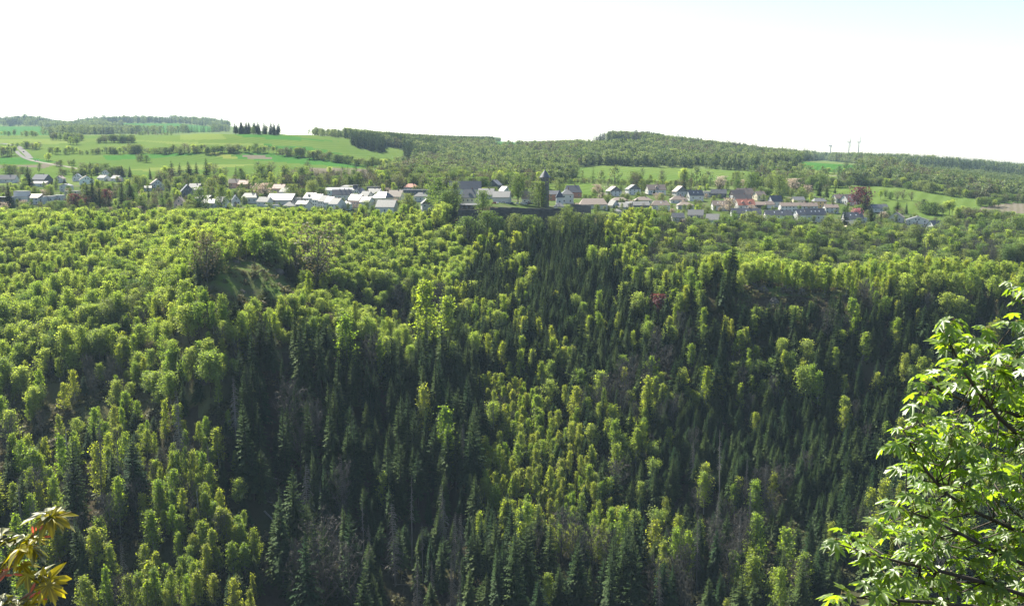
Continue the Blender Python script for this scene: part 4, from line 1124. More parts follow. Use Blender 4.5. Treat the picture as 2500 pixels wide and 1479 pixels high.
mast = empty('radio_mast', (X, d, zg)); tag(mast, 'slim red and white radio mast on the far ridge', 'mast')
for k in range(6):
    z0, z1 = (top-zg)*k/6, (top-zg)*(k+1)/6
    MB().tube([(0, 0, z0), (0, 0, z1)], [.9-.1*k, .8-.1*k], 6).obj('mast_section', surf('mast_paint', (.55,.12,.1) if k % 2 else (.6,.6,.6)), mast)
# ------------------------------------------------------------------ where the trees stand
TREES = []      # (species, x, y, z, height, px, py_base, py_top, forced label or None)
run_min = np.minimum.accumulate(np.where(np.isfinite(PYG), PYG, 9999), axis=1)
def crest_row(px, d):
    i = np.clip(np.interp(px, PXS, np.arange(npx)).round().astype(int), 0, npx-1)
    j = np.clip(np.interp(np.log(np.maximum(d*.985, 2.1)), LD, np.arange(nd)).astype(int), 0, nd-1)
    return run_min[i, j]
H_PX0 = np.array([h[0]-h[3] for h in HOUSES]); H_PX1 = np.array([h[0]+h[3] for h in HOUSES])
H_T = np.array([h[1] for h in HOUSES]); H_B = np.array([h[2] for h in HOUSES]); H_D = np.array([h[4] for h in HOUSES]); H_X = (H_PX0+H_PX1)/2
def clear_of_houses(px, d, pyb, pyt, w, keep=.42):
    ok = np.ones(len(px), bool)
    for a, b_, t, bb, hd, hx in zip(H_PX0, H_PX1, H_T, H_B, H_D, H_X):
        near = (np.abs(px-hx) < (b_-a)/2+w*.8)
        ok &= ~(near & (d < hd+1) & (pyt < t+(bb-t)*(1-keep)) & (d > 560))
        ok &= ~((np.abs(px-hx) < (b_-a)/2+8) & (np.abs(d-hd) < 9))
    return ok
# zones by where the crown shows in the picture: polygon, spacing, {species: share}, height range
Z = [
 ('base',   [(-900,400),(3300,400),(3300,1700),(-900,1700)], 4.6, dict(spruce=.6, beech=.16, birch=.2, bare=.04), (11,17)),
 ('beechL', [(-400,480),(700,480),(705,620),(480,640),(430,740),(300,790),(250,880),(-400,930)], 4.4, dict(beech=.58, spruce=.10, birch=.13, bare=.06, broadleaf=.13), (10,14.5)),
 ('topL',   [(-400,480),(700,480),(700,560),(-400,560)], 4.7, dict(beech=.52, birch=.18, spruce=.1, bare=.06, broadleaf=.14), (11,15)),
 ('youngspruceL', [(-100,640),(60,600),(330,545),(240,640),(60,730),(-100,760)], 5.2, dict(spruce=.28, beech=.62, birch=.1), (7,11)),
 ('slopeM', [(430,690),(640,740),(720,830),(640,900),(560,980),(400,980),(250,860)], 5.0, dict(beech=.54, birch=.26, bare=.10, spruce=.10), (10,14)),
 ('brown',  [(-300,900),(250,850),(420,960),(560,900),(640,940),(560,1000),(330,1080),(-300,1100)], 6.4, dict(bare=.26, beech=.34, birch=.22, spruce=.18), (9,13)),
 ('clear',  [(496,660),(530,640),(580,600),(650,605),(690,640),(745,690),(690,725),(600,738),(530,715),(498,700)], 14, dict(birch=.5, beech=.3, bare=.2), (4,8)),
 ('spur',   [(640,700),(830,700),(990,780),(1010,850),(920,890),(720,830),(650,770)], 4.3, dict(beech=.92, birch=.04, spruce=.04), (7.5,10)),
 ('ravine', [(680,640),(760,670),(860,690),(960,720),(1010,800),(1020,850),(985,780),(900,725),(780,690),(690,680)], 7.5, dict(beech=.5, bare=.3, spruce=.2), (9,12)),
 ('beechH', [(700,520),(900,540),(1090,555),(1150,615),(1140,690),(960,700),(830,690),(745,640),(700,600)], 4.4, dict(beech=.84, birch=.05, spruce=.04, broadleaf=.07), (10,13)),
 ('rimC',   [(690,470),(1200,500),(1500,520),(1500,560),(1200,560),(1080,550),(900,535),(690,530)], 4.8, dict(spruce=.34, beech=.3, birch=.32, bare=.04), (10,15)),
 ('spruceC',[(1150,550),(1500,545),(1610,600),(1600,700),(1330,900),(1180,900),(1030,800),(1140,690)], 3.9, dict(spruce=.84, birch=.11, beech=.05), (14,20)),
 ('mixR',   [(1500,540),(1760,620),(2300,700),(3300,720),(3300,960),(2200,960),(1500,1000),(1300,930),(1600,700)], 4.2, dict(spruce=.71, birch=.18, beech=.08, bare=.03), (12,18)),
 ('upR',    [(1480,520),(1640,520),(1780,600),(1800,680),(1600,700),(1500,640)], 4.4, dict(spruce=.5, birch=.28, beech=.2, bare=.02), (11,16)),
 ('ridgeR', [(1790,610),(2060,590),(3300,620),(3300,745),(2050,700),(1790,690)], 5.0, dict(birch=.42, beech=.48, spruce=.1), (10,14)),
 ('rock',   [(1795,700),(1850,672),(2070,690),(2080,722),(1880,745),(1810,740)], 13, dict(birch=.7, beech=.3), (5,8)),
 ('darkL',  [(560,880),(720,830),(930,850),(1150,900),(1180,1100),(1170,1290),(1000,1200),(640,1230),(580,1100)], 5.4, dict(spruce=.92, birch=.05, bare=.03), (20,27)),
 ('gap',    [(880,1230),(1130,1190),(1180,1330),(1180,1700),(880,1700)], 5.2, dict(spruce=.86, dead=.14), (9,16)),
 ('gapL',   [(600,1140),(720,1130),(780,1260),(690,1330),(610,1270)], 11, dict(spruce=.6, bare=.3, birch=.1), (6,10)),
 ('sprB',   [(640,1290),(700,1300),(760,1200),(880,1200),(900,1700),(640,1700)], 6.6, dict(spruce=.97, bare=.03), (19,25)),
 ('birchC', [(1150,890),(1240,900),(1330,960),(1420,1040),(1450,1170),(1560,1290),(1480,1340),(1260,1270),(1180,1210),(1165,1080),(1230,1030)], 3.2, dict(birch=.88, spruce=.12, bare=.02), (8,11.5)),
 ('darkM',  [(1200,1280),(1500,1340),(1600,1290),(1640,1150),(1560,1000),(1690,1040),(1700,1700),(1190,1700)], 5.2, dict(spruce=.86, bare=.05, birch=.09), (14,22)),
 ('plantR', [(1560,1010),(1700,970),(2150,950),(2270,1090),(2260,1260),(1900,1260),(1650,1210)], 3.7, dict(spruce=.94, birch=.04, bare=.02), (11,14.5)),
 ('lowR',   [(1880,1230),(3300,1200),(3300,1700),(1860,1700)], 4.8, dict(spruce=.68, bare=.12, birch=.2), (11,18)),
 ('greyR',  [(1630,1160),(1870,1160),(1910,1330),(1900,1700),(1620,1700),(1600,1330)], 4.5, dict(bare=.28, spruce=.50, dead=.10, birch=.12), (11,16)),
 ('birchBL',[(360,1110),(470,1080),(560,1190),(640,1290),(630,1700),(120,1700),(110,1420),(300,1380),(400,1290)], 3.4, dict(birch=.9, spruce=.08, bare=.05), (8,11.5)),
 ('mixBL',  [(-300,1080),(330,1070),(380,1200),(330,1390),(100,1430),(-300,1700)], 5.4, dict(spruce=.46, birch=.40, bare=.12, dead=.02), (10,18)),
 ('midBL',  [(240,960),(560,990),(580,1120),(470,1090),(350,1110),(240,1080)], 4.2, dict(birch=.66, bare=.1, spruce=.24), (7,11)),
 ('sprTL',  [(560,980),(640,900),(700,1000),(680,1160),(600,1180)], 5.2, dict(spruce=.9, bare=.1), (18,25)),
]
B = 4.3
gxs = np.arange(-560, 560, B); gys = np.arange(328, 745, B)
GX, GY = np.meshgrid(gxs, gys)
GX = GX.ravel()+rng.uniform(-.5, .5, GX.size)*B*.9; GY = GY.ravel()+rng.uniform(-.5, .5, GY.size)*B*.9
k = np.abs(GX) < GY*.78+40
GX, GY = GX[k], GY[k]
GZ = ground_z(GX, GY)
PXb, PYb = px_of(GX, GY, GZ)
OLD = np.where(GY < 690, 690-(690-GY)/SQ, GY); RAT = GY/OLD      # trees low on the slope are the old tall ones
_, PYc = px_of(GX, GY, GZ+8.5*RAT)
# far side of the right-hand ridge and the slope under the estate: grey-green wood of its own
far_right = (OLD > 535) & (PXb > 1560+ (OLD-535)*.25)
zone = np.zeros(len(GX), int)
for zi, (nm, poly, sp, mix, hr) in enumerate(Z):
    zone[in_poly(PXb, PYc, poly)] = zi
zone[far_right] = len(Z)
Z.append(('farwood', None, 5.6, dict(bare=.34, broadleaf=.34, spruce=.17, birch=.06, beech=.09), (11,16)))
spc = np.array([z[2] for z in Z])[zone]
spc = np.maximum(spc*RAT, B)
keep = rng.random(len(GX)) < (B/spc)**2
# leave the pale valley field and the castle yard, town and road free
keep &= ~((PXb > 2320) & (GY > 570) & (PYb > 655) & (PYb < 692) & (GY < 660))
keep &= ~((GY > 668) & (PXb > 1110) & (PXb < 1490))
keep &= ~(GY > 735)
idx = np.nonzero(keep)[0]
# thin stands with clumps and gaps
cl = vnoise(GX[idx]/17+3, GY[idx]/17, 11)
idx = idx[~((cl < .17) & (rng.random(len(idx)) < .55))]
mixn = vnoise(GX[idx]/26+40, GY[idx]/26, 21)
order_sp = ['spruce', 'broadleaf', 'beech', 'birch', 'bare', 'dead']
sp_list = []
hh = np.zeros(len(idx))
for q, i in enumerate(idx):
    nm, poly, s_, mix, hr = Z[zone[i]]
    u = np.clip(.72*(rng.random())+.28*((mixn[q]-.5)*1.9+.5), 0, .9999)
    u = np.clip((u-.09)/.82, 0, .9999)      # stretched so neighbours tend to agree
    c = 0; tot = sum(mix.values()); ch = None
    for sname in order_sp:
        if sname in mix:
            c += mix[sname]/tot; ch = sname
            if u < c: break
    sp_list.append(ch)
    h = rng.uniform(*hr)*RAT[i]
    if ch == 'spruce': h *= rng.uniform(.62, 1.28)
    if ch == 'beech': h *= rng.uniform(.66, 1.32)*(.8 if nm in ('spruceC', 'mixR', 'base') else 1)
    if ch == 'birch' and nm in ('spruceC', 'mixR'): h *= .88
    if ch == 'birch' : h *= rng.choice([1.0, 1.12, .85])
    if ch == 'dead': h *= 1.25
    hh[q] = h
X_, Y_, Z_ = GX[idx], GY[idx], GZ[idx]
pxb, pyb = PXb[idx], PYb[idx]
_, pyt = px_of(X_, Y_, Z_+hh)
wpx = np.where(np.array(sp_list) == 'spruce', .25, .5)*(pyb-pyt)
ok = clear_of_houses(pxb, Y_, pyb, pyt, wpx*.5)
# the treeline below the town must not climb over it
ok &= ~((Y_ > 610) & (pxb < 700) & (pyt < 507))
# keep the castle wall in sight
ok &= ~((Y_ > 590) & (pxb > 1195) & (pxb < 1490) & (pyt < 524) & (rng.random(len(pxb)) < .45))
zc_ = dict((z[0], z[1]) for z in Z)
for nm_, pr_ in (('clear', .1), ('rock', .25)):
    ok &= ~(in_poly(pxb, pyt+(pyb-pyt)*.15, zc_[nm_]) & (rng.random(len(pxb)) > pr_))
for q in np.nonzero(ok)[0]:
    TREES.append((sp_list[q], X_[q], Y_[q], Z_[q], hh[q], pxb[q], pyb[q], pyt[q], None, None))
NEAR_N = len(TREES)

# ---- trees one can pick out, placed by hand: species, column, row of the foot, height in rows, label, distances
def plant(sp, px, pyb, hpx, label=None, dr=(640, 1160), group=None):
    x, d, z = at(px, pyb, *dr)
    TREES.append((sp, x, d, z, hpx*d/F, px, pyb, pyb-hpx, label, group))
nearr = (330, 640)
plant('budding', 506, 691, 120, 'lone thinly leafed tree with dark trunk standing on the grassy clearing', nearr)
plant('beech', 623, 668, 105, 'slender lone tree with bare lower trunk at the far side of the clearing', nearr)
plant('bare', 722, 690, 80, 'thin bare tree on the spur right of the clearing', nearr)
plant('budding', 775, 710, 160, 'tall brownish-grey tree standing over the spur ravine', (500, 640))
for a in [(1045, 870, 190, 'tall narrow bright yellow-green birch rising from the ravine mouth'), (1095, 870, 150, 'pale-tipped broad birch beside the tall narrow one at the ravine mouth'),
          (1040, 1080, 150, 'round yellow birch glowing alone among dark spruces'), (905, 1120, 80, 'small yellow birch lit at the flank of a dark spruce'),
          (938, 1260, 110, 'sparse orange-tinged birch above the dead trunks'), (1335, 1500, 115, 'narrow yellow-topped birch alone in the dark at the lower edge'),
          (1575, 1060, 150, 'tall tiered olive birch beside the dark hollow'), (1720, 1020, 130, 'full yellowish birch above the spruce plantation'),
          (1505, 1120, 100, 'small leaning yellow birch by the pale rock path'), (1845, 1390, 150, 'large yellow-green birch right of the grey bare trees'),
          (1915, 1420, 140, 'pale slim birch left of the maple twigs'), (1625, 1480, 130, 'bright yellow-green round birch among grey bare trees'),
          (1765, 1530, 80, 'low lime-green birch at the lower edge right of the grey trees'), (1890, 1510, 115, 'double-humped yellow-green birch at the lower edge'),
          (1840, 1290, 110, 'thin gold birch over the dark plantation'), (110, 1210, 110, 'narrow bright birch left of the dark spruces on the lower slope'),
          (405, 1080, 110, 'lime-green birch glowing in the middle of the lower left slope'), (535, 1140, 100, 'vivid green birch next to a grey snag'),
          (1160, 820, 80, 'pale green birch above the dark central wood'), (1550, 730, 80, 'slim bright birch on the upper right slope')]:
    plant('birch', *a, nearr)
for a in [(1785, 690, 105, 'solitary pointed dark spruce on the rocky ridge'), (1013, 650, 75, 'black-green spruce standing alone in the beech hill'), (1050, 655, 70, 'second dark spruce in the beech hill'),
          (465, 610, 80, 'tall narrow spruce left of the clearing'), (440, 690, 70, 'shaggy spruce left of the lone clearing tree'), (188, 1290, 250, 'big shaggy spruce with hanging boughs on the lower slope'),
          (335, 1260, 230, 'ragged dark spruce with gaps showing light'), (605, 1200, 250, 'tall dark spruce at the edge of the windfall gap'),
          (800, 1500, 240, 'large full spruce in the lower middle'), (870, 1490, 210, 'spruce right of the large full one in the lower middle'), (725, 1490, 190, 'shaded spruce left of the large full one in the lower middle'),
          (870, 1230, 210, 'tall spruce with drooping boughs above the dead trunks'), (950, 1230, 190, 'pointed spruce next to the small yellow birch'),
          (1215, 1480, 180, 'broad dark spruce below the bright birch patch'), (1410, 1490, 110, 'small spruce at the lower edge in the dark'), (2190, 1290, 150, 'dark spruce just left of the maple twigs')]:
    plant('spruce', *a, nearr)
for a in [(747, 1320, 210, 'pale dead spruce left of the dark gap, dropping branches'), (785, 1300, 140, 'half-dead thin spruce beside the pale dead one'), (838, 1290, 190, 'bare pole of a dead spruce without branches'),
          (890, 1400, 210, 'shaggy grey dead spruce in the gap'), (903, 1410, 150, 'second dead spruce touching the shaggy grey one'), (965, 1430, 230, 'thin dead spruce in the middle of the gap'),
          (1005, 1395, 260, 'tall brown-grey dead spruce with dense fallen twigs'), (1033, 1420, 160, 'broken dead pole right of the brown-grey one'), (1087, 1350, 190, 'dead spruce with curved branches on the right of the gap'),
          (1110, 1420, 200, 'dead spruce with long bare trunk beside the curved-branched one'), (1128, 1400, 170, 'leaning grey dead spruce at the gap edge'), (1055, 1490, 140, 'short whitish dead spruce at the lower edge of the gap'),
          (1292, 1480, 145, 'reddish-grey dead spruce right of the broad dark spruce'), (443, 1160, 230, 'tall dead spruce standing over the lower left birches'), (250, 1240, 250, 'thin dead spruce above the lower left slope'),
          (296, 1260, 220, 'bare dead stem left of the ragged spruce'), (577, 1090, 180, 'dead spruce at the upper edge of the windfall'), (1755, 1260, 230, 'tall grey dead spruce above the grey bare trees'),
          (1700, 1440, 210, 'broad grey dead spruce in the middle of the grey trees'), (1800, 1420, 190, 'brown dead spruce at the right of the grey trees'), (1130, 1180, 160, 'dead spruce between green ones above the gap'),
          (1205, 1090, 130, 'thin white dead pole left of the bright birches'), (515, 1200, 130, 'grey dead stem near the vivid green birch'), (1690, 1190, 120, 'dead stem at the plantation edge')]:
    plant('dead', *a, nearr)
for a in [(1520, 1010, 130, 'dark purple-brown leafless tree over the black hollow'), (1695, 1150, 110, 'reddish bare tree beside the bright path bush'), (1960, 1500, 150, 'grey bare tree with fine twigs left of the maple leaves')]:
    plant('bare', *a, nearr)
plant('copper', 1612, 765, 45, 'small dark red-leaved tree deep in the right-hand wood', nearr)

for a in [(1140, 570, 52, 'yellow-green tree at the foot of the inn wall'), (1190, 575, 62, 'slim green tree before the west end of the castle wall'), (1215, 572, 50, 'olive tree before the west part of the castle wall'), (1258, 580, 58, 'small green tree before the middle of the castle wall'),
          (1290, 578, 56, 'pair-crowned light tree before the castle wall'), (1308, 582, 50, 'light tree before the castle wall below the round tower'), (1352, 580, 52, 'bushy tree before the castle wall right of the tower'), (1380, 572, 72, 'tall spreading tree rising over the castle wall top'), (1408, 580, 60, 'yellow-green tree before the east castle wall'), (1432, 578, 56, 'green tree before the ruined stump'), (1470, 575, 56, 'leafy tree beyond the east end of the castle wall')]:
    plant('broadleaf', *a, (600, 676))
plant('broadleaf', 1316, 506, 60, 'dark-branched rounded tree beside the round tower', (738, 756))
# town and castle trees
T = lambda *a, **k_: plant(*a, **k_)
for a in [(1265, 497, 70, 'tall bright lime tree in the castle yard'), (1072, 520, 82, 'big bushy maple below the castle inn'), (1108, 525, 78, 'darker half of the tree pair below the castle inn'),
          (1090, 530, 60, 'low front crown of the trees below the castle inn'), (1178, 520, 52, 'leafy tree at the corner of the castle inn wall'), (995, 520, 45, 'yellow-green tree beside the shining barn'),
          (1386, 548, 45, 'leafy tree growing in front of the castle wall'), (1460, 530, 30, 'bright shrub tree by the ruined wall'), (1540, 545, 36, 'bright maple at the wood edge below the estate, west one'),
          (1580, 560, 50, 'large bright maple below the white estate house'), (1610, 565, 46, 'darker maple next to the large bright one'), (1560, 590, 40, 'round yellow-green tree at the wood edge'),
          (1835, 575, 56, 'wide green tree in front of the black-roofed row'), (1790, 580, 54, 'broad tree below the lone bright-roofed house'), (1925, 570, 42, 'yellowish tree in front of the narrow white gable'),
          (2020, 585, 56, 'wide domed tree below the black-roofed rows'), (2085, 590, 50, 'yellow-green tree left of the dark conifers'), (2160, 575, 40, 'full green tree below the pale gabled house'),
          (2310, 575, 45, 'light green tree at the eastern wood edge'), (2440, 600, 60, 'big bright maple at the right margin'), (2480, 580, 50, 'lime-green maple topmost at the right margin'),
          (640, 455, 50, 'lime-green tree behind the dark red roofs'), (740, 462, 52, 'rounded green tree behind the town, right of a dark spruce'), (700, 462, 55, 'broad green tree between two dark spruces behind the town'),
          (590, 448, 36, 'bright green tree above the brown-roofed house'), (760, 488, 45, 'green garden tree above the stepped terrace'), (715, 492, 40, 'yellow-green tree left of the stepped terrace'), (790, 490, 30, 'small bright tree touching the stepped terrace'),
          (1880, 468, 40, 'large yellow-green tree on the estate'), (1905, 490, 60, 'pale weeping tree behind the estate'), (1835, 470, 45, 'dark round tree behind the purplish roof'), (330, 470, 40, 'round yellow-green tree beside the dark spruces'),
          (345, 520, 42, 'bushy tree above the beech tops, left of the pink house'), (490, 515, 55, 'tall loose tree in front of the blue-grey villa'), (540, 515, 60, 'wide loose tree right of the blue-grey villa'), (460, 520, 30, 'pale round bush beside the pink house'), (895, 520, 30, 'bright round tree below the pinkish house'),
          (95, 393, 24, 'round-crowned tree over the hill road with sunlit rim')]:
    plant('broadleaf', *a)
for a in [(25, 505, 58, 'dark column spruce left of the long white building'), (70, 465, 60, 'tall dark spruce on the west edge of the town'), (75, 470, 50, 'second tall spruce touching the first on the west edge'), (42, 476, 22, 'small black conifer behind the white box storey'),
          (228, 505, 85, 'tallest dark spruce of the clump above the beech tops'), (215, 505, 60, 'left spruce of the dark clump above the beech tops'), (245, 508, 70, 'right spruce of the dark clump above the beech tops'), (300, 505, 62, 'dark spruce right of the clump above the beech tops'), (320, 505, 66, 'narrow spruce behind the round yellow-green tree'), (342, 515, 35, 'low cone-shaped dark spruce above the beech tops'),
          (299, 432, 28, 'dark spruce at the foot of the fields, left of a pair'), (318, 432, 26, 'dark spruce at the foot of the fields, right of a pair'), (420, 445, 52, 'dark spruce at the left end of the tall row behind the villa'), (440, 448, 50, 'spruce in the tall row behind the villa, second'), (462, 448, 54, 'spruce in the tall row behind the villa, third'), (505, 448, 62, 'broadest and tallest spruce behind the villa'), (480, 446, 50, 'slim spruce left of the broadest one'),
          (658, 455, 50, 'narrow dark spruce between pale trees behind the town'), (694, 420, 16, 'tiny dark cypress-like spruce at the field edge'), (762, 450, 42, 'dark ragged conifer behind the town'), (2060, 560, 48, 'dark spruce clump in the slope below the black roofs'), (2125, 560, 55, 'big dark spruce below the pink tree'), (2150, 560, 45, 'second dark spruce below the pink tree'),
          (2110, 520, 42, 'dark cypress-like spruce beside the copper beech'), (2190, 520, 30, 'broad blue-green conifer by the eastern houses'), (2212, 522, 28, 'narrow dark conifer by the eastern houses'), (2126, 478, 16, 'little dark spruce on the meadow edge'), (2038, 472, 18, 'small ragged spruce above the white-gabled house'), (2018, 490, 34, 'dark conifer beside the yellow house'), (2000, 478, 28, 'dark conifer behind the yellow house'),
          (1470, 487, 28, 'blue-green column spruce west of the white slate-gabled house'), (1850, 462, 40, 'dark conifer in the estate behind the cream house'), (945, 391, 22, 'lone dark spruce on the slope meadow'), (932, 466, 24, 'thin dark cypress-like conifer by the pale flat block'), (952, 466, 26, 'second dark conifer by the pale flat block')]:
    plant('spruce', *a)
for a in [(186, 512, 36, 'copper-red beech beside the dark spruce clump'), (262, 500, 36, 'dull red-leaved tree within the dark spruce clump'), (384, 446, 12, 'vivid red tree behind the white gabled house'), (2100, 512, 52, 'large purple-red beech on the estate'), (738, 430, 18, 'dark red tree at the edge of the ploughed field'), (1300, 352+52, 1+18, 'reddish tree on the far wooded hill')][:5]:
    plant('copper', *a)
for a in [(2090, 545, 34, 'pink blossoming tree above the dark spruces')]:
    plant('pink', *a)
for a in [(1458, 478, 26, 'white-blossomed tree beside the blue-green column spruce'), (642, 492, 42, 'large cream-blossomed tree beside the grey hall'), (1608, 492, 20, 'beige blossoming tree in front of the boxy-dormer house'), (1780, 520, 34, 'pinkish-beige blossoming tree by the reddish roof'), (1835, 522, 20, 'rosy blossoming shrub below the red-roofed house'),
          (1815, 460, 20, 'white-blossomed pointed tree behind the estate'), (1760, 462, 30, 'pale pink blossoming tree behind the flat-roofed grey house'), (60, 512, 22, 'whitish blossoming bush below the long white building'), (12, 522, 26, 'cream blossoming bush at the left margin'), (1935, 468, 30, 'pinkish blossom bush behind the estate'), (1970, 480, 26, 'pale blossom bush above the yellow house'), (1055, 512, 16, 'white blossom spray beside the dark-gabled villa')]:
    plant('blossom', *a)
for (a_, t_, b_, w_, d_) in [(h[0], h[1], h[2], h[3], h[4]) for h in HOUSES]:
    if 1110 < a_ < 1410: continue
    for q in range(int(rng.integers(1, 4))):
        dn = d_-rng.uniform(7, 15); pxn = a_+rng.uniform(-1.3, 1.3)*w_
        tn = float(slope_at(np.array([pxn]), np.array([dn]))[0]); pyn = float(py_of_t(tn))
        hn = rng.uniform(3, 7.5)
        s_ = rng.choice(['broadleaf', 'budding', 'blossom', 'spruce', 'bare'], p=[.52, .2, .08, .12, .08])
        if s_ == 'blossom': hn = min(hn, 4.5)
        TREES.append((s_, (pxn-1250)/F/float(kx(pyn))*dn, dn, -tn*dn, hn, pxn, pyn, pyn-hn*F/dn, None, 'town'))
# hedgerow and field trees on the far fields
HR = [((118,378),(188,377),26,7,17),((190,378),(240,377),18,4,13),((232,377),(318,376),30,9,15),((310,376),(345,376),26,4,22),((352,376),(440,376),30,10,17),((440,376),(505,377),10,5,20),((495,376),(560,377),26,7,19),((560,374),(600,374),14,4,16),
      ((560,372),(640,376),26,8,17),((640,374),(700,382),18,6,18),((700,382),(760,389),18,7,20),((760,389),(800,393),14,5,20),((800,393),(850,402),20,7,20),((850,402),(900,410),20,7,18),((900,408),(960,412),20,9,22),
      ((120,343),(205,345),18,14,16),((160,355),(190,355),8,3,17),((240,350),(330,349),24,14,17),((330,330),(420,331),10,8,8),((0,332),(90,334),16,7,14),((60,362),(80,368),8,3,18),((82,367),(100,363),6,2,18),((0,384),(38,382),10,5,22),((18,362),(70,358),14,5,9),
      ((330,395),(362,396),10,3,16),((195,424),(240,428),20,5,24),((232,428),(300,430),24,8,24),((110,392),(125,393),5,2,20),((135,408),(150,409),4,2,14),((165,405),(185,407),6,2,15),((10,425),(60,424),16,4,20),((150,427),(230,430),26,7,16),
      ((2000,459),(2075,458),26,10,22),((2095,452),(2200,458),36,14,20),((2200,458),(2330,480),40,16,22),((2330,480),(2420,488),22,10,20),((2010,424),(2120,426),8,6,14),((2110,414),(2200,424),14,9,12),((2200,424),(2290,434),16,10,14),
      ((2140,486),(2230,492),8,4,22),((2240,520),(2290,525),10,4,32),((2300,526),(2330,528),6,2,34),((2340,530),(2375,532),10,4,22),((2380,505),(2440,506),12,6,22),((2420,495),(2520,494),20,9,18),((2400,540),(2500,545),16,9,24),((2330,545),(2400,550),12,7,30),
      ((1420,448),(1520,452),20,12,12),((1520,452),(1600,453),20,11,12),((1600,453),(1720,454),26,16,12),((1720,454),(1840,454),26,14,14),((1840,454),(1960,464),26,14,20),((1340,447),(1420,450),16,8,12),((1870,440),(2000,448),26,12,22),((1870,430),(1940,428),10,8,20)]
for (a, b_, n_, n2, hpx) in HR:
    n2 = int(n2*1.5)
    for q in range(n2):
        u = (q+rng.uniform(.1, .9))/n2
        px = a[0]+(b_[0]-a[0])*u; py = a[1]+(b_[1]-a[1])*u
        h = hpx*rng.uniform(.7, 1.15)
        x, d, z = at(px, py, 860, 2300)
        d2 = d*(1+rng.uniform(-.006, .012))
        x2 = x*d2/d; z2 = float(ground_z(np.array([x2]), np.array([d2]))[0])
        s_ = rng.choice(['broadleaf', 'broadleaf', 'beech', 'budding', 'bare'], p=[.36, .2, .12, .2, .12])
        TREES.append((s_, x2, d2, z2, max(5, h*d/F), px, py, py-h, None, 'hedge'))
# the spruce clump on the skyline
for q in range(60):
    px = rng.uniform(574, 682); 
    if 632 < px < 642 and rng.random() < .7: continue
    py = 326+(px-574)*.035
    s_ = 'spruce' if rng.random() < .78 else 'broadleaf'
    x, d, z = at(px, py+rng.uniform(-1, 1), 1350, 1640)
    hp = rng.uniform(20, 35)*(1 if s_ == 'spruce' else .55)
    TREES.append((s_, x, d, z, hp*d/F, px, py, py-hp, None, 'clump'))
# loose garden trees of the town
n_ = 7000
tx = rng.uniform(-60, 2560, n_); td = np.exp(rng.uniform(math.log(715), math.log(1090), n_))
tt = slope_at(tx, td); tpy = py_of_t(tt); X = (tx-1250)/F/kx(tpy)*td; Zz = -tt*td
dens = np.where(tpy > 545, .55, np.where((tx > 1420) & (tx < 2080) & (tpy > 470), .26, .40))
dens = np.where((tpy < 470) & (tx > 380) & (tx < 1420), .75, dens)
dens = dens*np.where(tx < 1000, 1.5, 1.15)
dens = np.where((tx < 380) & (tpy < 462), .30, dens)
mead = in_poly(tx, tpy, [(1335,444),(1440,444),(1480,458),(1450,478),(1335,470)]) | in_poly(tx, tpy, [(1975,452),(2120,452),(2280,466),(2420,488),(2600,492),(2600,548),(2430,540),(2250,535),(2110,500)]) | in_poly(tx, tpy, [(1190,486),(1420,486),(1420,512),(1190,512)])
kp = (rng.random(n_) < dens) & ~mead
hpx = rng.uniform(14, 40, n_)*np.where(tpy < 478, 1.0, .8)
kp &= clear_of_houses(tx, td, tpy, tpy-hpx, hpx*.35, .22)
def _hf(px, top, h):
    k = np.zeros(len(px), bool)
    for p in [r_[3] for r_ in REG if r_[3] is not None and r_[0] in ('meadow', 'lush_field', 'pale_field') and 700 < r_[1] < 1750]: k |= in_poly(px, top+h*.3, p)
    return k
kp &= ~(_hf(tx, tpy-hpx, hpx) & (rng.random(n_) < .8))
kp &= ~((tx > 1120) & (tx < 1410) & (td < 760))
for q in np.nonzero(kp)[0]:
    if tpy[q] < 476 or tpy[q] > 545: s_ = rng.choice(['broadleaf', 'bare', 'budding', 'spruce', 'beech'], p=[.40, .14, .24, .10, .12])
    else: s_ = rng.choice(['broadleaf', 'budding', 'blossom', 'spruce', 'beech', 'bare'], p=[.44, .16, .07, .15, .12, .06])
    h = hpx[q]*td[q]/F
    if s_ == 'blossom': h = min(h, 7)
    TREES.append((s_, X[q], td[q], Zz[q], h, tx[q], tpy[q], tpy[q]-h*F/td[q], None, 'town'))
# woods on the far hills
OPENP = [r_[3] for r_ in REG if r_[3] is not None and r_[0] in ('meadow', 'lush_field', 'pale_field') and r_[1] < 1750]
def hides_field(px, top, h):
    k = np.zeros(len(px), bool)
    for p in OPENP: k |= in_poly(px, top+h*.3, p)
    return k
W = []
def wood(n, d0, d1, pxr, mix, hr, inside=None, outside=()):
    px = rng.uniform(*pxr, n); d = np.sqrt(rng.uniform(d0*d0, d1*d1, n))
    t = slope_at(px, d); py = py_of_t(t)
    k = np.ones(n, bool)
    if inside is not None: k &= in_poly(px, py, inside)
    for p in outside: k &= ~in_poly(px, py, p)
    names_ = list(mix); pr = np.array([mix[a] for a in names_]); pr /= pr.sum()
    mn = np.clip((vnoise(px*d/1250/110+13, d/150, 33)-.5)*1.9+.5, 0, 1)
    u = np.clip((.45*rng.random(n)+.55*mn-.12)/.76, 0, .999)
    ch = np.searchsorted(np.cumsum(pr), u)
    h = rng.uniform(*hr, n)
    _, top = None, py-h*F/d
    k &= top < crest_row(px, d)+3
    k &= ~(hides_field(px, top, h*F/d) & (rng.random(n) < .9))
    for q in np.nonzero(k)[0]:
        s_ = names_[min(ch[q], len(names_)-1)]
        W.append((s_, (px[q]-1250)/F/float(kx(py[q]))*d[q], d[q], -t[q]*d[q], h[q]*(1.2 if s_ == 'spruce' else 1.0)))
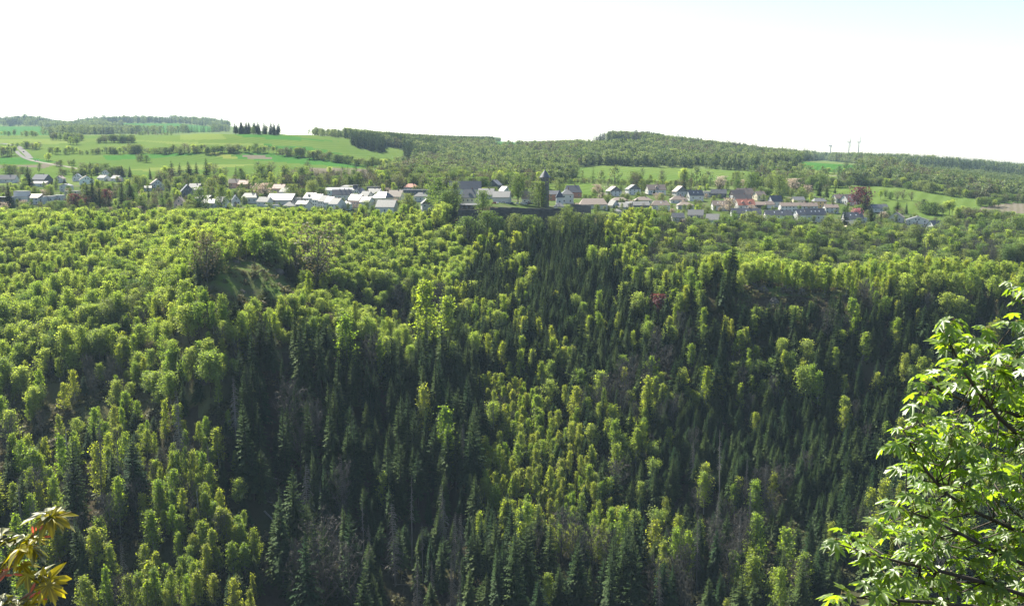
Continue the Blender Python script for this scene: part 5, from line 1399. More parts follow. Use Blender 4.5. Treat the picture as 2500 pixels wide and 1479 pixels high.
open_ = [r_[3] for r_ in REG if r_[3] is not None and r_[0] in ('meadow', 'lush_field', 'pale_field', 'ploughed_field', 'rapeseed_field')]
bare_hill = [(1370,345),(1420,338),(1500,345),(1600,352),(1560,362),(1400,362)]
young = [(2160,385),(2300,390),(2520,420),(2520,480),(2420,470),(2300,440),(2200,425)]
hillmix = dict(spruce=.24, broadleaf=.28, birch=.14, budding=.16, beech=.18)
wood(30000, 1050, 2700, (840, 2560), hillmix, (12, 20), None, open_+[bare_hill, young])
wood(4500, 1150, 2600, (2150, 2560), dict(birch=.5, broadleaf=.3, spruce=.2), (5, 8.5), young, open_)
wood(1500, 1150, 2200, (1360, 1620), dict(broadleaf=.5, birch=.5), (3, 5), bare_hill)
for blk, n_ in (([(985,362),(1072,362),(1062,400),(1000,402),(990,392)], 5000), ([(858,342),(945,350),(935,374),(858,362)], 4000), ([(935,345),(1090,338),(1205,345),(1205,362),(1060,366),(960,360)], 12000), ([(1570,340),(1610,345),(1610,360),(1570,358)], 3000)):
    x0 = min(p[0] for p in blk); x1 = max(p[0] for p in blk)
    wood(n_, 1150, 2700, (x0, x1), dict(spruce=.96, broadleaf=.04), (15, 20), blk)
# skyline woods and far blue hills
wood(5200, 2300, 5200, (-60, 560), dict(spruce=.55, broadleaf=.45), (17, 24), [(-100,270),(120,286),(220,300),(300,296),(560,300),(560,330),(430,327),(300,328),(100,332),(130,318),(-100,306)], open_)
wood(3600, 2600, 4700, (-60, 560), dict(spruce=.9, broadleaf=.1), (15, 32), [(-100,280),(560,280),(560,309),(440,302),(300,301),(180,304),(-100,306)], [])
wood(900, 1560, 2300, (500, 900), dict(spruce=.25, broadleaf=.5, budding=.25), (9, 15), None, open_)
wood(3000, 2700, 4700, (1160, 1420), dict(spruce=.6, broadleaf=.4), (14, 18), None, open_)
wood(6000, 1900, 3600, (1900, 2560), dict(spruce=.82, broadleaf=.18), (13, 26), [(1850,368),(2200,374),(2600,396),(2600,442),(2300,418),(2100,408),(1850,404)], open_)
wood(1600, 1500, 2300, (1420, 2000), dict(spruce=.7, bare=.2, dead=.1), (12, 24), [(1420,325),(1600,340),(2000,375),(2000,392),(1600,362),(1420,352)], [])

# ------------------------------------------------------------------ pick the individuals, the rest become woods
A = TREES
nsp = np.array([t[0] for t in A])
px = np.array([t[5] for t in A]); pyb_ = np.array([t[6] for t in A]); pyt_ = np.array([t[7] for t in A]); dd = np.array([t[2] for t in A])
hp = pyb_-pyt_
cover = np.full(600, 1479.0)
score = np.zeros(len(A))
for q in np.argsort(dd):
    w = hp[q]*(.12 if nsp[q] == 'spruce' else .2)
    a, b_ = int(np.clip((px[q]-w)/5, 0, 499)), int(np.clip((px[q]+w)/5, 0, 499))+1
    if px[q] < -5 or px[q] > 2505: continue
    c = cover[a:b_].mean()
    v = min(c, pyb_[q])-max(pyt_[q], 0)
    score[q] = max(0, v)*w
    if nsp[q] not in ('bare', 'dead'): cover[a:b_] = np.minimum(cover[a:b_], pyt_[q]+hp[q]*.3)
forced = np.array([t[8] is not None for t in A])
score[forced] += 1e6
NAME = dict(spruce='spruce_tree', beech='beech_tree', birch='birch_tree', bare='bare_tree', dead='dead_spruce', broadleaf='leafy_tree', budding='budding_tree', copper='copper_beech', blossom='blossoming_tree', pink='pink_blossom_tree')
CATN = dict(spruce='spruce', beech='beech tree', birch='birch tree', bare='bare tree', dead='dead tree', broadleaf='leafy tree', budding='budding tree', copper='copper beech', blossom='blossom tree', pink='blossom tree')
WORD = dict(spruce='dark spruce', beech='fresh green beech', birch='yellow-green birch', bare='bare grey tree', dead='dead spruce', broadleaf='leafy tree', budding='brownish budding tree', copper='copper beech', blossom='blossoming tree', pink='pink tree')
LM = [('the lone clearing tree', 506, 620), ('the grassy clearing', 610, 650), ('the round castle tower', 1330, 460), ('the castle wall', 1300, 530), ('the bright birch patch', 1310, 1110), ('the grey bare trees', 1740, 1330),
      ('the dead trunks in the gap', 990, 1310), ('the ridge rocks', 1860, 705), ('the solitary ridge spruce', 1785, 640), ('the fallen logs', 690, 1210), ('the maple branch tips', 2120, 1330), ('the upper maple twig', 2300, 800),
      ('the bronze leaves', 90, 1330), ('the lower left birches', 480, 1330), ('the tall narrow birch', 1045, 780), ('the round yellow birch', 1040, 1000), ('the spruce plantation', 1880, 1110), ('the black hollow', 1520, 1000),
      ('the beech hill', 920, 610), ('the spur end', 960, 800), ('the white row buildings', 90, 490), ('the pink house', 438, 500), ('the stepped terrace', 790, 495), ('the shining barn', 946, 505), ('the castle inn', 1148, 490),
      ('the slate-gabled white house', 1545, 462), ('the red-roofed house', 1818, 500), ('the long white terrace', 1945, 508), ('the yellow house', 1999, 495), ('the large purple beech', 2100, 490), ('the easternmost white house', 2238, 540),
      ('the pale valley field', 2420, 675), ('the tiered olive birch', 1575, 970), ('the full yellowish birch', 1720, 960), ('the big shaggy spruce', 188, 1160), ('the vivid green birch', 535, 1080), ('the brown scrub slope', 450, 920),
      ('the left picture edge', 0, 760), ('the left picture edge', 0, 1000), ('the left picture edge', 0, 580), ('the blue-grey villa', 458, 470), ('the skyline spruce clump', 628, 312), ('the round roadside tree', 95, 380), ('the field hedgerow', 420, 370),
      ('the rapeseed strip', 545, 378), ('the ploughed field', 820, 418), ('the east meadow', 2240, 480), ('the brown field', 2450, 510), ('the middle meadow', 1600, 428), ('the dark red tree', 1612, 745), ('the upper left beeches', 230, 640), ('the centre woods', 1280, 720),
      ('the right wooded slope', 2080, 840), ('the wooded slope below the estate', 1880, 600), ('the broad dark spruce', 1215, 1390), ('the lower middle spruces', 800, 1390), ('the lime-green birch', 405, 1020), ('the lower left spruces', 300, 1130)]
LX = np.array([l[1] for l in LM], float); LY = np.array([l[2] for l in LM], float)
ORD = ['nearest', 'second', 'third', 'fourth', 'fifth', 'sixth', 'seventh', 'eighth', 'ninth', 'tenth', 'eleventh', 'twelfth', 'thirteenth', 'fourteenth', 'fifteenth', 'sixteenth', 'seventeenth', 'eighteenth', 'nineteenth', 'twentieth', 'twenty-first', 'twenty-second', 'twenty-third', 'twenty-fourth', 'twenty-fifth', 'twenty-sixth']
LIMIT = 290
chosen = []
for s_ in NAME:
    i = np.nonzero((nsp == s_) & (score > 0))[0]
    i = i[np.argsort(-score[i])][:LIMIT]
    chosen += list(i)
chosen_set = set(chosen)
cells = {}
for i in chosen:
    if A[i][8]: continue
    cx, cy = px[i], pyb_[i]-.65*hp[i]
    d2 = (LX-cx)**2+((LY-cy)*1.3)**2
    l = int(np.argmin(d2))
    ang = (math.degrees(math.atan2(-(cy-LY[l]), cx-LX[l]))+22.5) % 360
    sec = ['right of', 'up and right of', 'above', 'up and left of', 'left of', 'down and left of', 'below', 'down and right of'][int(ang//45)]
    cells.setdefault((nsp[i], LM[l][0], sec), []).append((d2[l], i))
label_of = {}
for (s_, lm, sec), lst in cells.items():
    lst.sort()
    hm = np.median([A[i][4] for _, i in lst])
    for k_, (_, i) in enumerate(lst):
        size = 'tall ' if A[i][4] > 1.18*hm else ('short ' if A[i][4] < .85*hm else '')
        if len(lst) == 1: label_of[i] = f'{size}{WORD[s_]} standing {sec} {lm}'
        elif k_ < len(ORD): label_of[i] = f'{size}{WORD[s_]}, {ORD[k_]} {sec} {lm}'
        else: label_of[i] = f'{WORD[s_]} farther {sec} {lm}'
GROUPN = dict(hedge='trees on the far fields', clump='skyline clump of spruces', town='garden trees of the town')
for i in chosen:
    s_, x, y, z, h, *_r = A[i]
    lab = A[i][8] or label_of[i]
    nv = NNEAR[s_]
    tm, cm, jm, h0 = SPEC[s_][int(rng.integers(0, nv))]
    root = empty(NAME[s_], (x, y, z-.15), rng.uniform(0, 6.28))
    k_ = h/h0
    wv = k_*rng.uniform(.78, 1.28)*(.72 if s_ == 'bare' else 1)
    if s_ == 'spruce': wv = k_**.62*rng.uniform(.92, 1.08)
    if s_ == 'spruce' and y > 690: wv *= 1.35
    if A[i][9] == 'hedge' and s_ != 'spruce': wv *= 1.4
    ln_ = .018 if s_ in ('spruce', 'dead') else .045
    root.rotation_euler = (rng.normal()*ln_, rng.normal()*ln_, root.rotation_euler[2])
    root.scale = (wv, wv, k_)
    tag(root, lab, CATN[s_], GROUPN.get(A[i][9]) or {'spruce': 'spruces of the woods', 'beech': 'beeches of the woods', 'birch': 'birches of the woods', 'bare': 'bare trees of the woods', 'dead': 'dead spruces'}.get(s_, 'trees around the town'))
    add('trunk', tm, root)
    add('branches' if s_ in ('bare', 'dead') else 'crown', cm, root)

# the rest: one object per kind, copies made by geometry nodes
rest = {}
for i, t in enumerate(A):
    if i in chosen_set: continue
    rest.setdefault(t[0], []).append((t[1], t[2], t[3], t[4], False))
HEDGE = {k: np.array([t[9] == 'hedge' for i, t in enumerate(A) if i not in chosen_set and t[0] == k]) for k in NAME}
for s_, x, y, z, h in W:
    rest.setdefault(s_, []).append((x, y, z, h, True))
# undergrowth on the near slope
ux = rng.uniform(-450, 450, 24000); uy = rng.uniform(335, 700, 24000)
k = np.abs(ux) < uy*.62+20
ux, uy = ux[k], uy[k]; uz = ground_z(ux, uy)
ppx, ppy = px_of(ux, uy, uz)
k = (vnoise(ux/11, uy/11, 51) > .40) & ~((uy > 660) & (ppx > 1110) & (ppx < 1500)) & ~((ppx > 2320) & (ppy < 692) & (ppy > 655)) 
k &= ~(in_poly(ppx, ppy, zc_['clear']) & (rng.random(len(ux)) < .35)) & ~(in_poly(ppx, ppy, [(850,1170),(1190,1130),(1190,1700),(860,1700)]) & (rng.random(len(ux)) < .7))
rest['scrub'] = [(a, b_, c, h, False) for a, b_, c, h in zip(ux[k], uy[k], uz[k], rng.uniform(.8, 3.2, k.sum()))]
STUFF = dict(spruce=('spruce_forest', 'spruces beyond those picked out, in the woods and on the far hills'), beech=('beech_forest', 'beeches beyond those picked out, in the woods and on the far hills'), birch=('birch_forest', 'birches beyond those picked out, in the woods and on the far hills'),
             bare=('leafless_woods', 'leafless trees beyond those picked out in the woods'), dead=('dead_woods', 'dead spruces scattered among the far woods'), broadleaf=('leafy_woods', 'leafy trees beyond those picked out, on the hills and round the town'),
             budding=('budding_woods', 'brownish budding trees on the far hills and round the town'), scrub=('undergrowth', 'low green and brown undergrowth between the trees on the slope'), blossom=('blossom_shrubbery', 'small blossoming shrubs between the houses of the town'), copper=('copper_woods', 'reddish trees far off'), pink=('pink_shrubbery', 'pink shrubs'))
def scatter_nodes(name, coll, nvar):
    g = bpy.data.node_groups.new(name, 'GeometryNodeTree')
    g.interface.new_socket('Geometry', in_out='INPUT', socket_type='NodeSocketGeometry')
    g.interface.new_socket('Geometry', in_out='OUTPUT', socket_type='NodeSocketGeometry')
    gi = g.nodes.new('NodeGroupInput'); go = g.nodes.new('NodeGroupOutput')
    ci = g.nodes.new('GeometryNodeCollectionInfo'); ci.inputs['Collection'].default_value = coll
    ci.inputs['Separate Children'].default_value = True; ci.inputs['Reset Children'].default_value = True
    ip = g.nodes.new('GeometryNodeInstanceOnPoints'); ip.inputs['Pick Instance'].default_value = True
    def attr(nm, dt):
        a = g.nodes.new('GeometryNodeInputNamedAttribute'); a.data_type = dt; a.inputs['Name'].default_value = nm
        return a.outputs[0]
    g.links.new(gi.outputs[0], ip.inputs['Points']); g.links.new(ci.outputs[0], ip.inputs['Instance'])
    g.links.new(attr('idx', 'INT'), ip.inputs['Instance Index']); g.links.new(attr('rot', 'FLOAT_VECTOR'), ip.inputs['Rotation']); g.links.new(attr('scl', 'FLOAT_VECTOR'), ip.inputs['Scale'])
    g.links.new(ip.outputs[0], go.inputs[0])
    return g
NST = {}
for s_, lst in rest.items():
    coll = bpy.data.collections.new(s_+'_models')
    hs = []
    for k_, (tm, cm, jm, h0) in enumerate(SPEC[s_]):
        coll.objects.link(bpy.data.objects.new('%s_model_%02d' % (s_, k_), jm)); hs.append(h0)
    hs = np.array(hs); nn_, na_ = NNEAR[s_], len(hs)
    P = np.array([l[:3] for l in lst]); P[:, 2] -= .15
    far = np.array([l[4] for l in lst]); H = np.array([l[3] for l in lst])
    ii = rng.integers(0, nn_, len(P))
    if na_ > nn_: ii = np.where(far, rng.integers(nn_, na_, len(P)), ii)
    k_ = H/hs[ii]; wv = (k_**.62 if s_ == 'spruce' else k_)*rng.uniform(.74, 1.34, len(P))*(.72 if s_ == 'bare' else 1)
    if s_ in HEDGE and s_ != 'spruce': wv[:len(HEDGE[s_])] *= np.where(HEDGE[s_], 1.4, 1.0)
    me = bpy.data.meshes.new(s_+'_points'); me.vertices.add(len(P)); me.vertices.foreach_set('co', P.astype(np.float32).ravel())
    a = me.attributes.new('idx', 'INT', 'POINT'); a.data.foreach_set('value', ii.astype(np.int32))
    a = me.attributes.new('rot', 'FLOAT_VECTOR', 'POINT'); a.data.foreach_set('vector', np.stack([rng.normal(size=len(P))*(.018 if s_ == 'spruce' else .05), rng.normal(size=len(P))*(.018 if s_ == 'spruce' else .05), rng.uniform(0, 6.28, len(P))], -1).astype(np.float32).ravel())
    a = me.attributes.new('scl', 'FLOAT_VECTOR', 'POINT'); a.data.foreach_set('vector', np.stack([wv, wv, k_], -1).astype(np.float32).ravel())
    nm, lb = STUFF[s_]
    o = add(nm, me); o['kind'] = 'stuff'; o['label'] = lb
    md = o.modifiers.new('scatter', 'NODES'); md.node_group = scatter_nodes(nm+'_scatter', coll, na_)
    NST[s_] = len(P)
print('individuals', len(chosen), {s: int((nsp[chosen] == s).sum()) for s in NAME}, 'near', NEAR_N, 'stuff', NST)

# ------------------------------------------------------------------ rocks, logs, snags
m_rock = surf('grey_rock', (0.06,0.055,0.048), (0.15,0.135,0.115), 0.6, 0.95, 0.15, bump=0.8, bscale=2)
def rock(px, py, wpx, hpx, label, dr=(330, 640)):
    x, d, z = at(px, py, *dr)
    r = np.random.default_rng(int(px*7+py))
    w, h = wpx*d/F/2, hpx*d/F
    b = MB()
    n, m_ = 9, 6
    vs = []
    for j in range(m_):
        a = j/(m_-1)
        rr = math.cos(a*math.pi/2)**.6
        for i in range(n):
            t_ = 2*math.pi*i/n
            k_ = rr*(1+r.normal()*.18)
            vs.append((w*k_*math.cos(t_), w*.7*k_*math.sin(t_), -1.5+(h+1.5)*a**.8+r.normal()*h*.08))
    fs = [(j*n+i, j*n+(i+1) % n, (j+1)*n+(i+1) % n, (j+1)*n+i) for j in range(m_-1) for i in range(n)]
    b.add(vs, fs)
    o = b.obj('rock_outcrop', m_rock, None, (x, d, z)); tag(o, label, 'rock', 'rock outcrops on the slopes')
for a in [(1838, 702, 34, 12, 'dark rock ledge at the left end of the ridge opening'), (1862, 712, 30, 14, 'low grey rock below the ridge ledge'), (1925, 712, 40, 18, 'grey rock outcrop in the middle of the ridge opening'), (1955, 716, 26, 14, 'small rock beside the middle ridge outcrop'),
          (1890, 740, 26, 12, 'brownish rock at the foot of the ridge opening'), (2130, 720, 30, 12, 'pale flat rock under the ridge birches'), (575, 640, 26, 5, 'low dark mound at the far edge of the clearing'), (640, 662, 20, 5, 'dark broken rock at the right of the clearing'),
          (590, 712, 16, 4, 'grey stone heap in front of the clearing'), (680, 665, 30, 9, 'dark rocky edge where the clearing drops into the ravine'), (500, 930, 40, 12, 'brown rock face on the scrub slope'), (1535, 1046, 14, 8, 'pale rock by the path under the black hollow'), (1648, 1052, 16, 10, 'pale sunlit boulder right of the tiered birch'),
          (2390, 800, 60, 26, 'brown rocky bank behind the upper maple twig')]:
    rock(*a)
def log(px0, py0, px1, py1, wpx, label, dr=(330, 520), m=None, name='fallen_log', lift=.5, cat='log'):
    a = np.array(at(px0, py0, *dr)); b_ = np.array(at(px1, py1, *dr))
    a[2] += lift; b_[2] += lift
    r_ = max(.12, wpx*a[1]/F/2)
    mb = MB().tube([a-a, (b_-a)*.5+np.array([0, 0, -.1]), b_-a], [r_, r_*.8, r_*.45], 6)
    o = mb.obj(name, m or M['deadwood'], None, tuple(a), smooth=True); tag(o, label, cat, 'fallen logs on the slope')
for a in [(617, 1152, 700, 1215, 5, 'long fallen log slanting down the windfall gap'), (640, 1165, 720, 1180, 4, 'grey log lying above the long slanting one'), (645, 1250, 690, 1295, 5, 'pale short log at the lower side of the windfall'), (640, 1225, 720, 1240, 4, 'nearly level log in the windfall gap'),
          (700, 1150, 735, 1215, 3, 'thin steep log leaning at the right of the windfall'), (838, 1280, 905, 1272, 4, 'level dead log beneath the pole of dead spruce'), (660, 1335, 720, 1337, 3, 'log lying in the dark below the windfall'), (930, 1380, 1010, 1420, 3, 'dim log on the floor of the dark gap'), (960, 1430, 1030, 1432, 3, 'lowest dim log in the dark gap')]:
    log(*a)
def snag(px, py, hpx, label, lean=.1, m=None):
    x, d, z = at(px, py, 330, 520); h = hpx*d/F
    root = empty('broken_snag', (x, d, z-.2)); tag(root, label, 'dead tree', 'pale broken snags')
    MB().tube([(0, 0, 0), (-lean*h*.5, 0, h*.5), (-lean*h, .2, h)], [.28, .22, .05], 6).obj('trunk', m_snag, root)
    MB().tube([(-lean*h*.55, 0, h*.55), (.08*h, -.2, h*.3)], [.14, .05], 5).obj('broken_limb', m_snag, root)
m_snag = surf('pale_snag', (0.45,0.42,0.37), (0.62,0.59,0.53), 1.0, 0.8)
snag(488, 1275, 85, 'split white snag among the lower left birches', .05)
snag(162, 1130, 95, 'pale forked snag on the lower left slope', -.06)
snag(14, 1052, 22, 'short whitish broken stem at the left margin', .25)
# ------------------------------------------------------------------ the two maples close to the camera
def pt(px, py, d):
    t = float(t_of_py(py)); return np.array([(px-1250)/F/float(kx(py))*d, d, -t*d])
HALF = [(0,1.0),(8,.80),(13,.83),(19,.56),(25,.40),(33,.64),(39,.80),(47,.95),(54,.74),(60,.73),(70,.46),(79,.35),(91,.52),(104,.66),(116,.48),(136,.35),(160,.24),(180,.10)]
def leaf_mesh(name, seed, mats, ring=False, cup=.25, pleat=.10):
    r = np.random.default_rng(seed)
    out = []
    for a, q in HALF: out.append((a, q*r.uniform(.9, 1.08), q))
    for a, q in HALF[-2:0:-1]: out.append((-a, q*r.uniform(.9, 1.08), q))
    bend = r.uniform(-.15, .25)
    V = [(0, 0, 0)]
    def P(a, q, rel):
        t = math.radians(a)
        x, y = q*math.sin(t), q*math.cos(t)
        z = -cup*q*q*1.1 + pleat*(1-rel)*1.3 + bend*x*.3
        return (x, y, z)
    n = len(out); T = []
    if ring:
        V += [P(a, q*.5, min(1, rel+.18)) for a, q, rel in out]
    V += [P(a, q, rel) for a, q, rel in out]
    o0 = 1
    T = [(0, o0+(k+1) % n, o0+k) for k in range(n)]
    Q = []
    if ring: Q = [(o0+k, o0+(k+1) % n, o0+n+(k+1) % n, o0+n+k) for k in range(n)]
    m = len(V)
    # petiole towards -y
    for k in range(3):
        a = k*2.094; V.append((.022*math.cos(a), 0.0, .022*math.sin(a)-.01))
    for k in range(3):
        a = k*2.094; V.append((.018*math.cos(a), -.75, .018*math.sin(a)-.12))
    PQ = [(m+k, m+(k+1) % 3, m+3+(k+1) % 3, m+3+k) for k in range(3)]
    polys = [np.array(T)]; mi = [0]*len(T)
    q2 = Q+PQ; polys.append(np.array(q2)); mi += [0]*len(Q)+[1]*3
    return mesh_np(name, V, polys, mats, mi, smooth=ring), V, T, PQ

def orient(axis, nrm):
    y = axis/np.linalg.norm(axis); z = nrm-y*np.dot(nrm, y); z /= np.linalg.norm(z); x = np.cross(y, z)
    return np.stack([x, y, z], 1)
from mathutils import Matrix, Vector
def place_leaf(me, parent, base, axis, nrm, size, origin, name='leaf'):
    o = bpy.data.objects.new(name, me); col.objects.link(o); o.parent = parent
    R3 = orient(axis, nrm)*size
    o.matrix_local = Matrix([[*R3[0], base[0]-origin[0]], [*R3[1], base[1]-origin[1]], [*R3[2], base[2]-origin[2]], [0, 0, 0, 1]])
    return o
m_maple = leafmat('maple_leaf', (0.105,0.175,0.045), (0.13,0.195,0.05), (3.3,3.1,.45), .58, .045, .12, .42, .25)
m_pet = surf('petiole', (0.16,0.20,0.05), (0.25,0.12,0.05), 20, .6)
m_mbark = surf('maple_bark', (0.045,0.036,0.03), (0.085,0.07,0.06), 14, .85)
rm = np.random.default_rng(5)
LEAF = [leaf_mesh('maple_leaf_%d' % k, 40+k, [m_maple, m_pet], False, [.15, .3, .45, .25, .55][k], [.08, .12, .1, .16, .1][k]) for k in range(5)]
base_x, base_y = 5.4, 7.0
gz = float(ground_z(np.array([base_x]), np.array([base_y]))[0])
O = np.array([base_x, base_y, gz])
maple = empty('maple_tree', tuple(O)); tag(maple, 'sunlit maple with bright translucent leaves and hanging flowers at the right margin', 'maple')
MB().tube([(0,0,-.6), (.08,-.05,2.2), (-.05,.1,4.6), (.1,.05,7.0), (0,0,9.0), (.15,.1,11)], [.30,.22,.19,.15,.10,.03], 9).obj('trunk', m_mbark, maple, smooth=True)
BR = [  # main limbs as picture points with distances, thickest end last
  [(2205,1050,6.3),(2232,1100,6.3),(2262,1150,6.4),(2310,1205,6.5),(2385,1250,6.7),(2470,1290,6.9),(2600,1330,7.0),(2840,1400,7.0)],
  [(2306,800,6.6),(2325,850,6.6),(2352,905,6.6),(2395,965,6.7),(2440,1020,6.8),(2520,1090,6.9),(2850,1250,7.0)],
  [(2040,1325,5.9),(2120,1352,5.9),(2200,1372,6.0),(2290,1392,6.2),(2400,1420,6.5),(2560,1470,6.8),(2860,1560,7.0)],
  [(2055,1455,5.7),(2140,1462,5.8),(2250,1468,6.0),(2380,1480,6.3),(2560,1530,6.7),(2860,1640,7.0)],
  [(2250,930,6.9),(2300,955,6.9),(2370,985,7.0),(2450,1000,7.0),(2540,1040,7.0),(2850,1150,7.0)],
  [(2475,700,7.6),(2500,740,7.5),(2540,800,7.3),(2640,900,7.2),(2860,1050,7.0)],
  [(2190,1240,6.0),(2260,1262,6.1),(2340,1300,6.3),(2440,1350,6.6),(2600,1420,6.8),(2860,1520,7.0)],
  [(2400,830,7.2),(2440,890,7.2),(2490,950,7.2),(2600,1040,7.1),(2860,1200,7.0)],
]
limbs = [np.array([pt(*p) for p in b_]) for b_ in BR]
poly_leaf = [(2295,790),(2340,780),(2360,850),(2400,800),(2480,790),(2460,700),(2520,690),(2620,760),(2620,1500),(2045,1500),(2035,1445),(2110,1405),(2060,1350),(2030,1315),(2110,1290),(2180,1250),(2185,1160),(2175,1060),(2240,1040),(2250,960),(2240,930),(2300,910),(2320,880)]
CL = []
for b_ in BR: CL.append(b_[0]); CL.append(b_[1])
tries = 0
CELL = []
while len(CL) < 265 and tries < 12000:
    tries += 1
    px_, py_ = rm.uniform(2030, 2620), rm.uniform(690, 1500)
    if not in_poly(np.array([px_]), np.array([py_]), poly_leaf)[0]: continue
    if min((px_-c[0])**2+((py_-c[1])*1.35)**2 for c in CL) < (19 if px_ > 2200 else 25)**2: continue
    edge = np.clip((px_-2050)/450, 0, 1)
    CL.append((px_, py_, 5.7+1.1*edge+rm.uniform(-.35, .9)))
LP = []
twigs = [MB() for _ in limbs]
for (px_, py_, d_) in CL:
    c = pt(px_, py_, d_)
    # twig from the nearest limb
    best = None
    for li, L in enumerate(limbs):
        for s in range(len(L)-1):
            for u in (0, .5):
                p = L[s]+(L[s+1]-L[s])*u
                q = p-c; dist = np.linalg.norm(q)*(1 if q[0] > -.05 else 1.6)
                if best is None or dist < best[0]: best = (dist, li, p)
    if best[0] > .05:
        p = best[2]; mid = (p+c)/2+np.array([0, 0, -.04])+rm.normal(size=3)*.03
        twigs[best[1]].tube([p-O, mid-O, c-O], [.007, .005, .003], 4)
    n_ = int(rm.integers(4, 7)); a0 = rm.uniform(0, 6.28)
    for k in range(n_):
        az = a0+k*2*math.pi/n_+rm.normal()*.3
        out = np.array([math.cos(az), math.sin(az), 0])
        size = rm.uniform(.068, .105)*(1.0 if k < n_-1 else .7)
        tilt = rm.uniform(-.75, .12)
        axis = out*math.cos(tilt)+np.array([0, 0, math.sin(tilt)])
        nrm = np.array([0, 0, 1.0])*math.cos(tilt)-out*math.sin(tilt)+rm.normal(size=3)*.22
        b0 = c+out*size*.75+np.array([0, 0, rm.uniform(-.03, .05)])
        LP.append((size*F/d_, b0, axis, nrm, size, int(rm.integers(0, 5))))
for b_, L, tw_ in zip(BR, limbs, twigs):
    n_ = len(L)
    tw_.tube([p-O for p in L], list(np.linspace(.005, .02, n_-1))+[.04], 6)
    tw_.obj('branch', m_mbark, maple, smooth=True)
vis = []
for q in LP:
    px_, py_ = px_of(q[1][0], q[1][1], q[1][2])
    vis.append(q[0] if (px_ < 2515 and py_ < 1490) else q[0]*.1)
od = np.argsort(-np.array(vis))
for k in od[:300]:
    s_, b0, ax, nr, size, v_ = LP[k]
    place_leaf(LEAF[v_][0], maple, b0, ax, nr, size, O)
AV, AT, AQ, nb = [], [], [], 0
for k in od[300:]:
    s_, b0, ax, nr, size, v_ = LP[k]
    me_, V_, T_, PQ_ = LEAF[v_]
    vv = np.array(V_)@(orient(ax, nr)*size).T+b0-O
    AV.append(vv); AT.append(np.array(T_)+nb); AQ.append(np.array(PQ_)+nb); nb += len(vv)
AT, AQ = np.concatenate(AT), np.concatenate(AQ)
fo = add('foliage', mesh_np('maple_foliage', np.concatenate(AV), [AT, AQ], [m_maple, m_pet], np.r_[np.zeros(len(AT), int), np.ones(len(AQ), int)]), maple)
fo['kind'] = 'stuff'
m_flower = leafmat('maple_flower', (0.17,0.20,0.03), (0.2,0.22,0.04), (1.8,1.7,.6), .45, .04, .2)
fb = MB()
for k in range(34):
    t_ = k/33; a = k*2.4; rr = .016*(1-t_*.6)*(.6+.4*rm.random()); zz = -.012-.10*t_
    c = np.array([rr*math.cos(a), rr*math.sin(a), zz]); s_ = .006
    fb.add([c+(s_,0,0), c+(0,s_,0), c+(-s_,0,0), c+(0,-s_,0), c+(0,0,s_), c+(0,0,-s_)], [(0,1,4),(1,2,4),(2,3,4),(3,0,4),(1,0,5),(2,1,5),(3,2,5),(0,3,5)])
fb.tube([(0,0,.0),(0,0,-.11)], [.002,.001], 3)
fl_me = fb.mesh('flower_cluster', [m_flower])
for k in rm.choice(len(CL), 70, replace=False):
    c = pt(*CL[k])
    o = add('flower_cluster', fl_me, maple, tuple(c-O+np.array([rm.normal()*.03, rm.normal()*.03, -.01])), rm.uniform(0, 6))
    s_ = rm.uniform(.8, 1.3); o.scale = (s_, s_, s_)

# --- young bronze maple shoot at the lower left
m_bronze = leafmat('bronze_leaf', (0.16,0.17,0.085), (0.20,0.20,0.10), (1.7,1.75,.35), .38, .06, .1, .4, .55)
m_yleaf = leafmat('yellow_young_leaf', (0.20,0.20,0.025), (0.24,0.22,0.02), (2.6,2.3,.2), .6, .03, .1, .4, .35)
m_scale = leafmat('red_bud_scale', (0.42,0.10,0.05), (0.5,0.13,0.07), (1.5,1.1,.9), .4, .05, .1)
m_twig2 = surf('red_brown_twig', (0.13,0.07,0.045), (0.22,0.12,0.07), 30, .6)
BL = [leaf_mesh('bronze_leaf_%d' % k, 70+k, [m_bronze if k < 4 else m_yleaf, m_pet], True, [.35, .5, .2, .45, .4, .3][k], [.16, .2, .14, .2, .12, .15][k]) for k in range(6)]
D0 = 1.5
O2 = pt(-120, 1700, D0)
zg = float(ground_z(np.array([O2[0]]), np.array([2.01]))[0])
sh = empty('maple_sapling', (O2[0], D0, -1.75)); O2 = np.array([O2[0], D0, -1.75])
tag(sh, 'young maple shoot with bronze and yellow leaves and red bud scales at the lower left', 'sapling')
def stem(pts, r0, r1, name='stem'):
    P = [pt(*p)-O2 for p in pts]
    MB().tube(P, list(np.linspace(r0, r1, len(P))), 7).obj(name, m_twig2, sh, smooth=True)
P0 = [np.zeros(3), (pt(-90,1640,D0)-O2)*.5+np.array([-.03,0,0]), pt(-75,1560,D0)-O2, pt(-30,1452,D0)-O2, pt(8,1402,D0)-O2, pt(40,1362,1.49)-O2, pt(66,1326,1.48)-O2, pt(84,1300,1.47)-O2, pt(96,1278,1.46)-O2]
MB().tube(P0, [.012,.009,.006,.0042,.0036,.0032,.0028,.0024,.002], 7).obj('stem', m_twig2, sh, smooth=True)
stem([(-60,1530,1.5),(10,1490,1.48),(48,1468,1.46),(74,1446,1.45),(86,1428,1.44)], .005, .002)
stem([(-30,1452,1.5),(-14,1420,1.47),(6,1395,1.45)], .003, .0015)
X3, Y3, Z3 = np.array([1.,0,0]), np.array([0,1.,0]), np.array([0,0,1.])
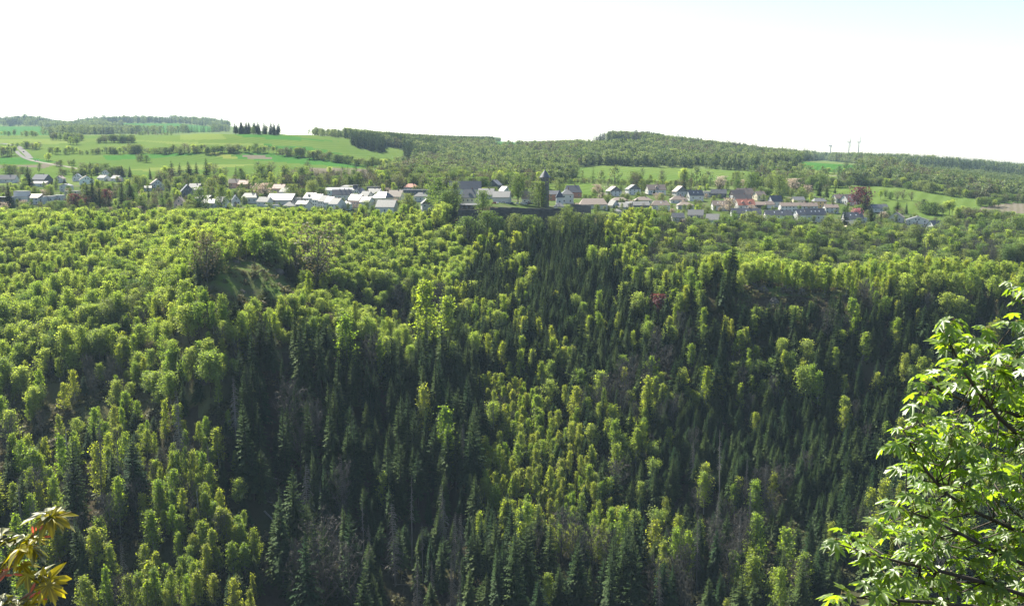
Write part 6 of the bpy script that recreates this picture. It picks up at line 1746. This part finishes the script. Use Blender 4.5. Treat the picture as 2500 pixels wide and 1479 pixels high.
def bl(k, px_, py_, d_, az, tilt, size, roll=0.0):
    """az: 0 = points right, 90 = away from the viewer; tilt up positive (degrees)"""
    a, t_ = R(az), R(tilt)
    out = np.array([math.cos(a), math.sin(a), 0]); axis = out*math.cos(t_)+Z3*math.sin(t_)
    side = np.cross(axis, Z3); side /= np.linalg.norm(side)
    nr = np.cross(side, axis)
    nr = nr*math.cos(R(roll))+side*math.sin(R(roll))
    b0 = pt(px_, py_, d_)
    place_leaf(BL[k][0], sh, b0, axis, nr, size*.84, O2)
for a in [(0,118,1258,1.46,175,4,.055,12),(2,122,1258,1.47,120,14,.045,0),(4,124,1264,1.45,195,-20,.052,-30),(1,130,1262,1.46,12,-14,.052,-10),(5,126,1262,1.45,-20,-12,.048,25),
          (1,62,1312,1.47,160,8,.045,15),(0,40,1318,1.48,185,10,.05,10),(3,20,1325,1.46,200,5,.055,20),(4,70,1334,1.45,190,-14,.052,-25),(1,76,1340,1.46,-5,-18,.042,-5),(5,50,1338,1.44,215,-22,.05,10),(3,2,1308,1.46,150,25,.05,0),
          (5,92,1316,1.46,25,0,.022,10),(4,56,1380,1.46,10,8,.030,20),(5,40,1384,1.46,-15,2,.024,-20),(0,30,1372,1.46,185,8,.04,0),(4,12,1378,1.45,200,-30,.035,0),
          (4,66,1402,1.45,-60,-42,.032,0),(2,92,1408,1.46,65,30,.040,-18),(3,98,1406,1.46,20,14,.034,-20),(0,84,1412,1.46,170,2,.034,25),(5,112,1420,1.45,8,6,.050,60),(4,118,1428,1.44,-40,-40,.040,10),(5,106,1440,1.45,-60,-30,.034,-10),
          (2,20,1470,1.44,140,14,.045,10),(3,44,1476,1.44,40,18,.045,0),(1,6,1462,1.44,185,12,.05,0),(4,64,1482,1.43,0,4,.034,30),(5,92,1350,1.46,-30,-30,.016,0)]:
    bl(*a)
sc_me = MB().add([(0,0,0),(.0035,.012,.001),(.003,.024,.0005),(0,.032,0),(-.003,.024,.0005),(-.0035,.012,.001),(0,.016,.004)], [(0,1,6),(1,2,6),(2,3,6),(3,4,6),(4,5,6),(5,0,6)]).mesh('bud_scale', [m_scale])
for (px_, py_, ax_, ay_, sz) in [(82,1306,0,1,1.0),(104,1310,1,.12,.9),(96,1300,.45,.9,.9),(88,1298,.1,1,.6),(30,1400,1,-.06,1.0),(2,1392,.9,.25,1.0),(14,1402,-.3,-.3,.8),(74,1446,.5,.85,1.2),(88,1450,.9,.5,1.1),(96,1460,1,-.02,.8),(70,1460,.75,.6,1.0),(10,1404,1,.1,.9)]:
    o = bpy.data.objects.new('bud_scale', sc_me); col.objects.link(o); o.parent = sh
    ax = np.array([ax_, -.1, ay_]); R3 = orient(ax, np.array([0,-1.,.3]))*sz*.62
    b0 = pt(px_, py_, 1.44)-O2
    o.matrix_local = Matrix([[*R3[0], b0[0]], [*R3[1], b0[1]], [*R3[2], b0[2]], [0,0,0,1]])
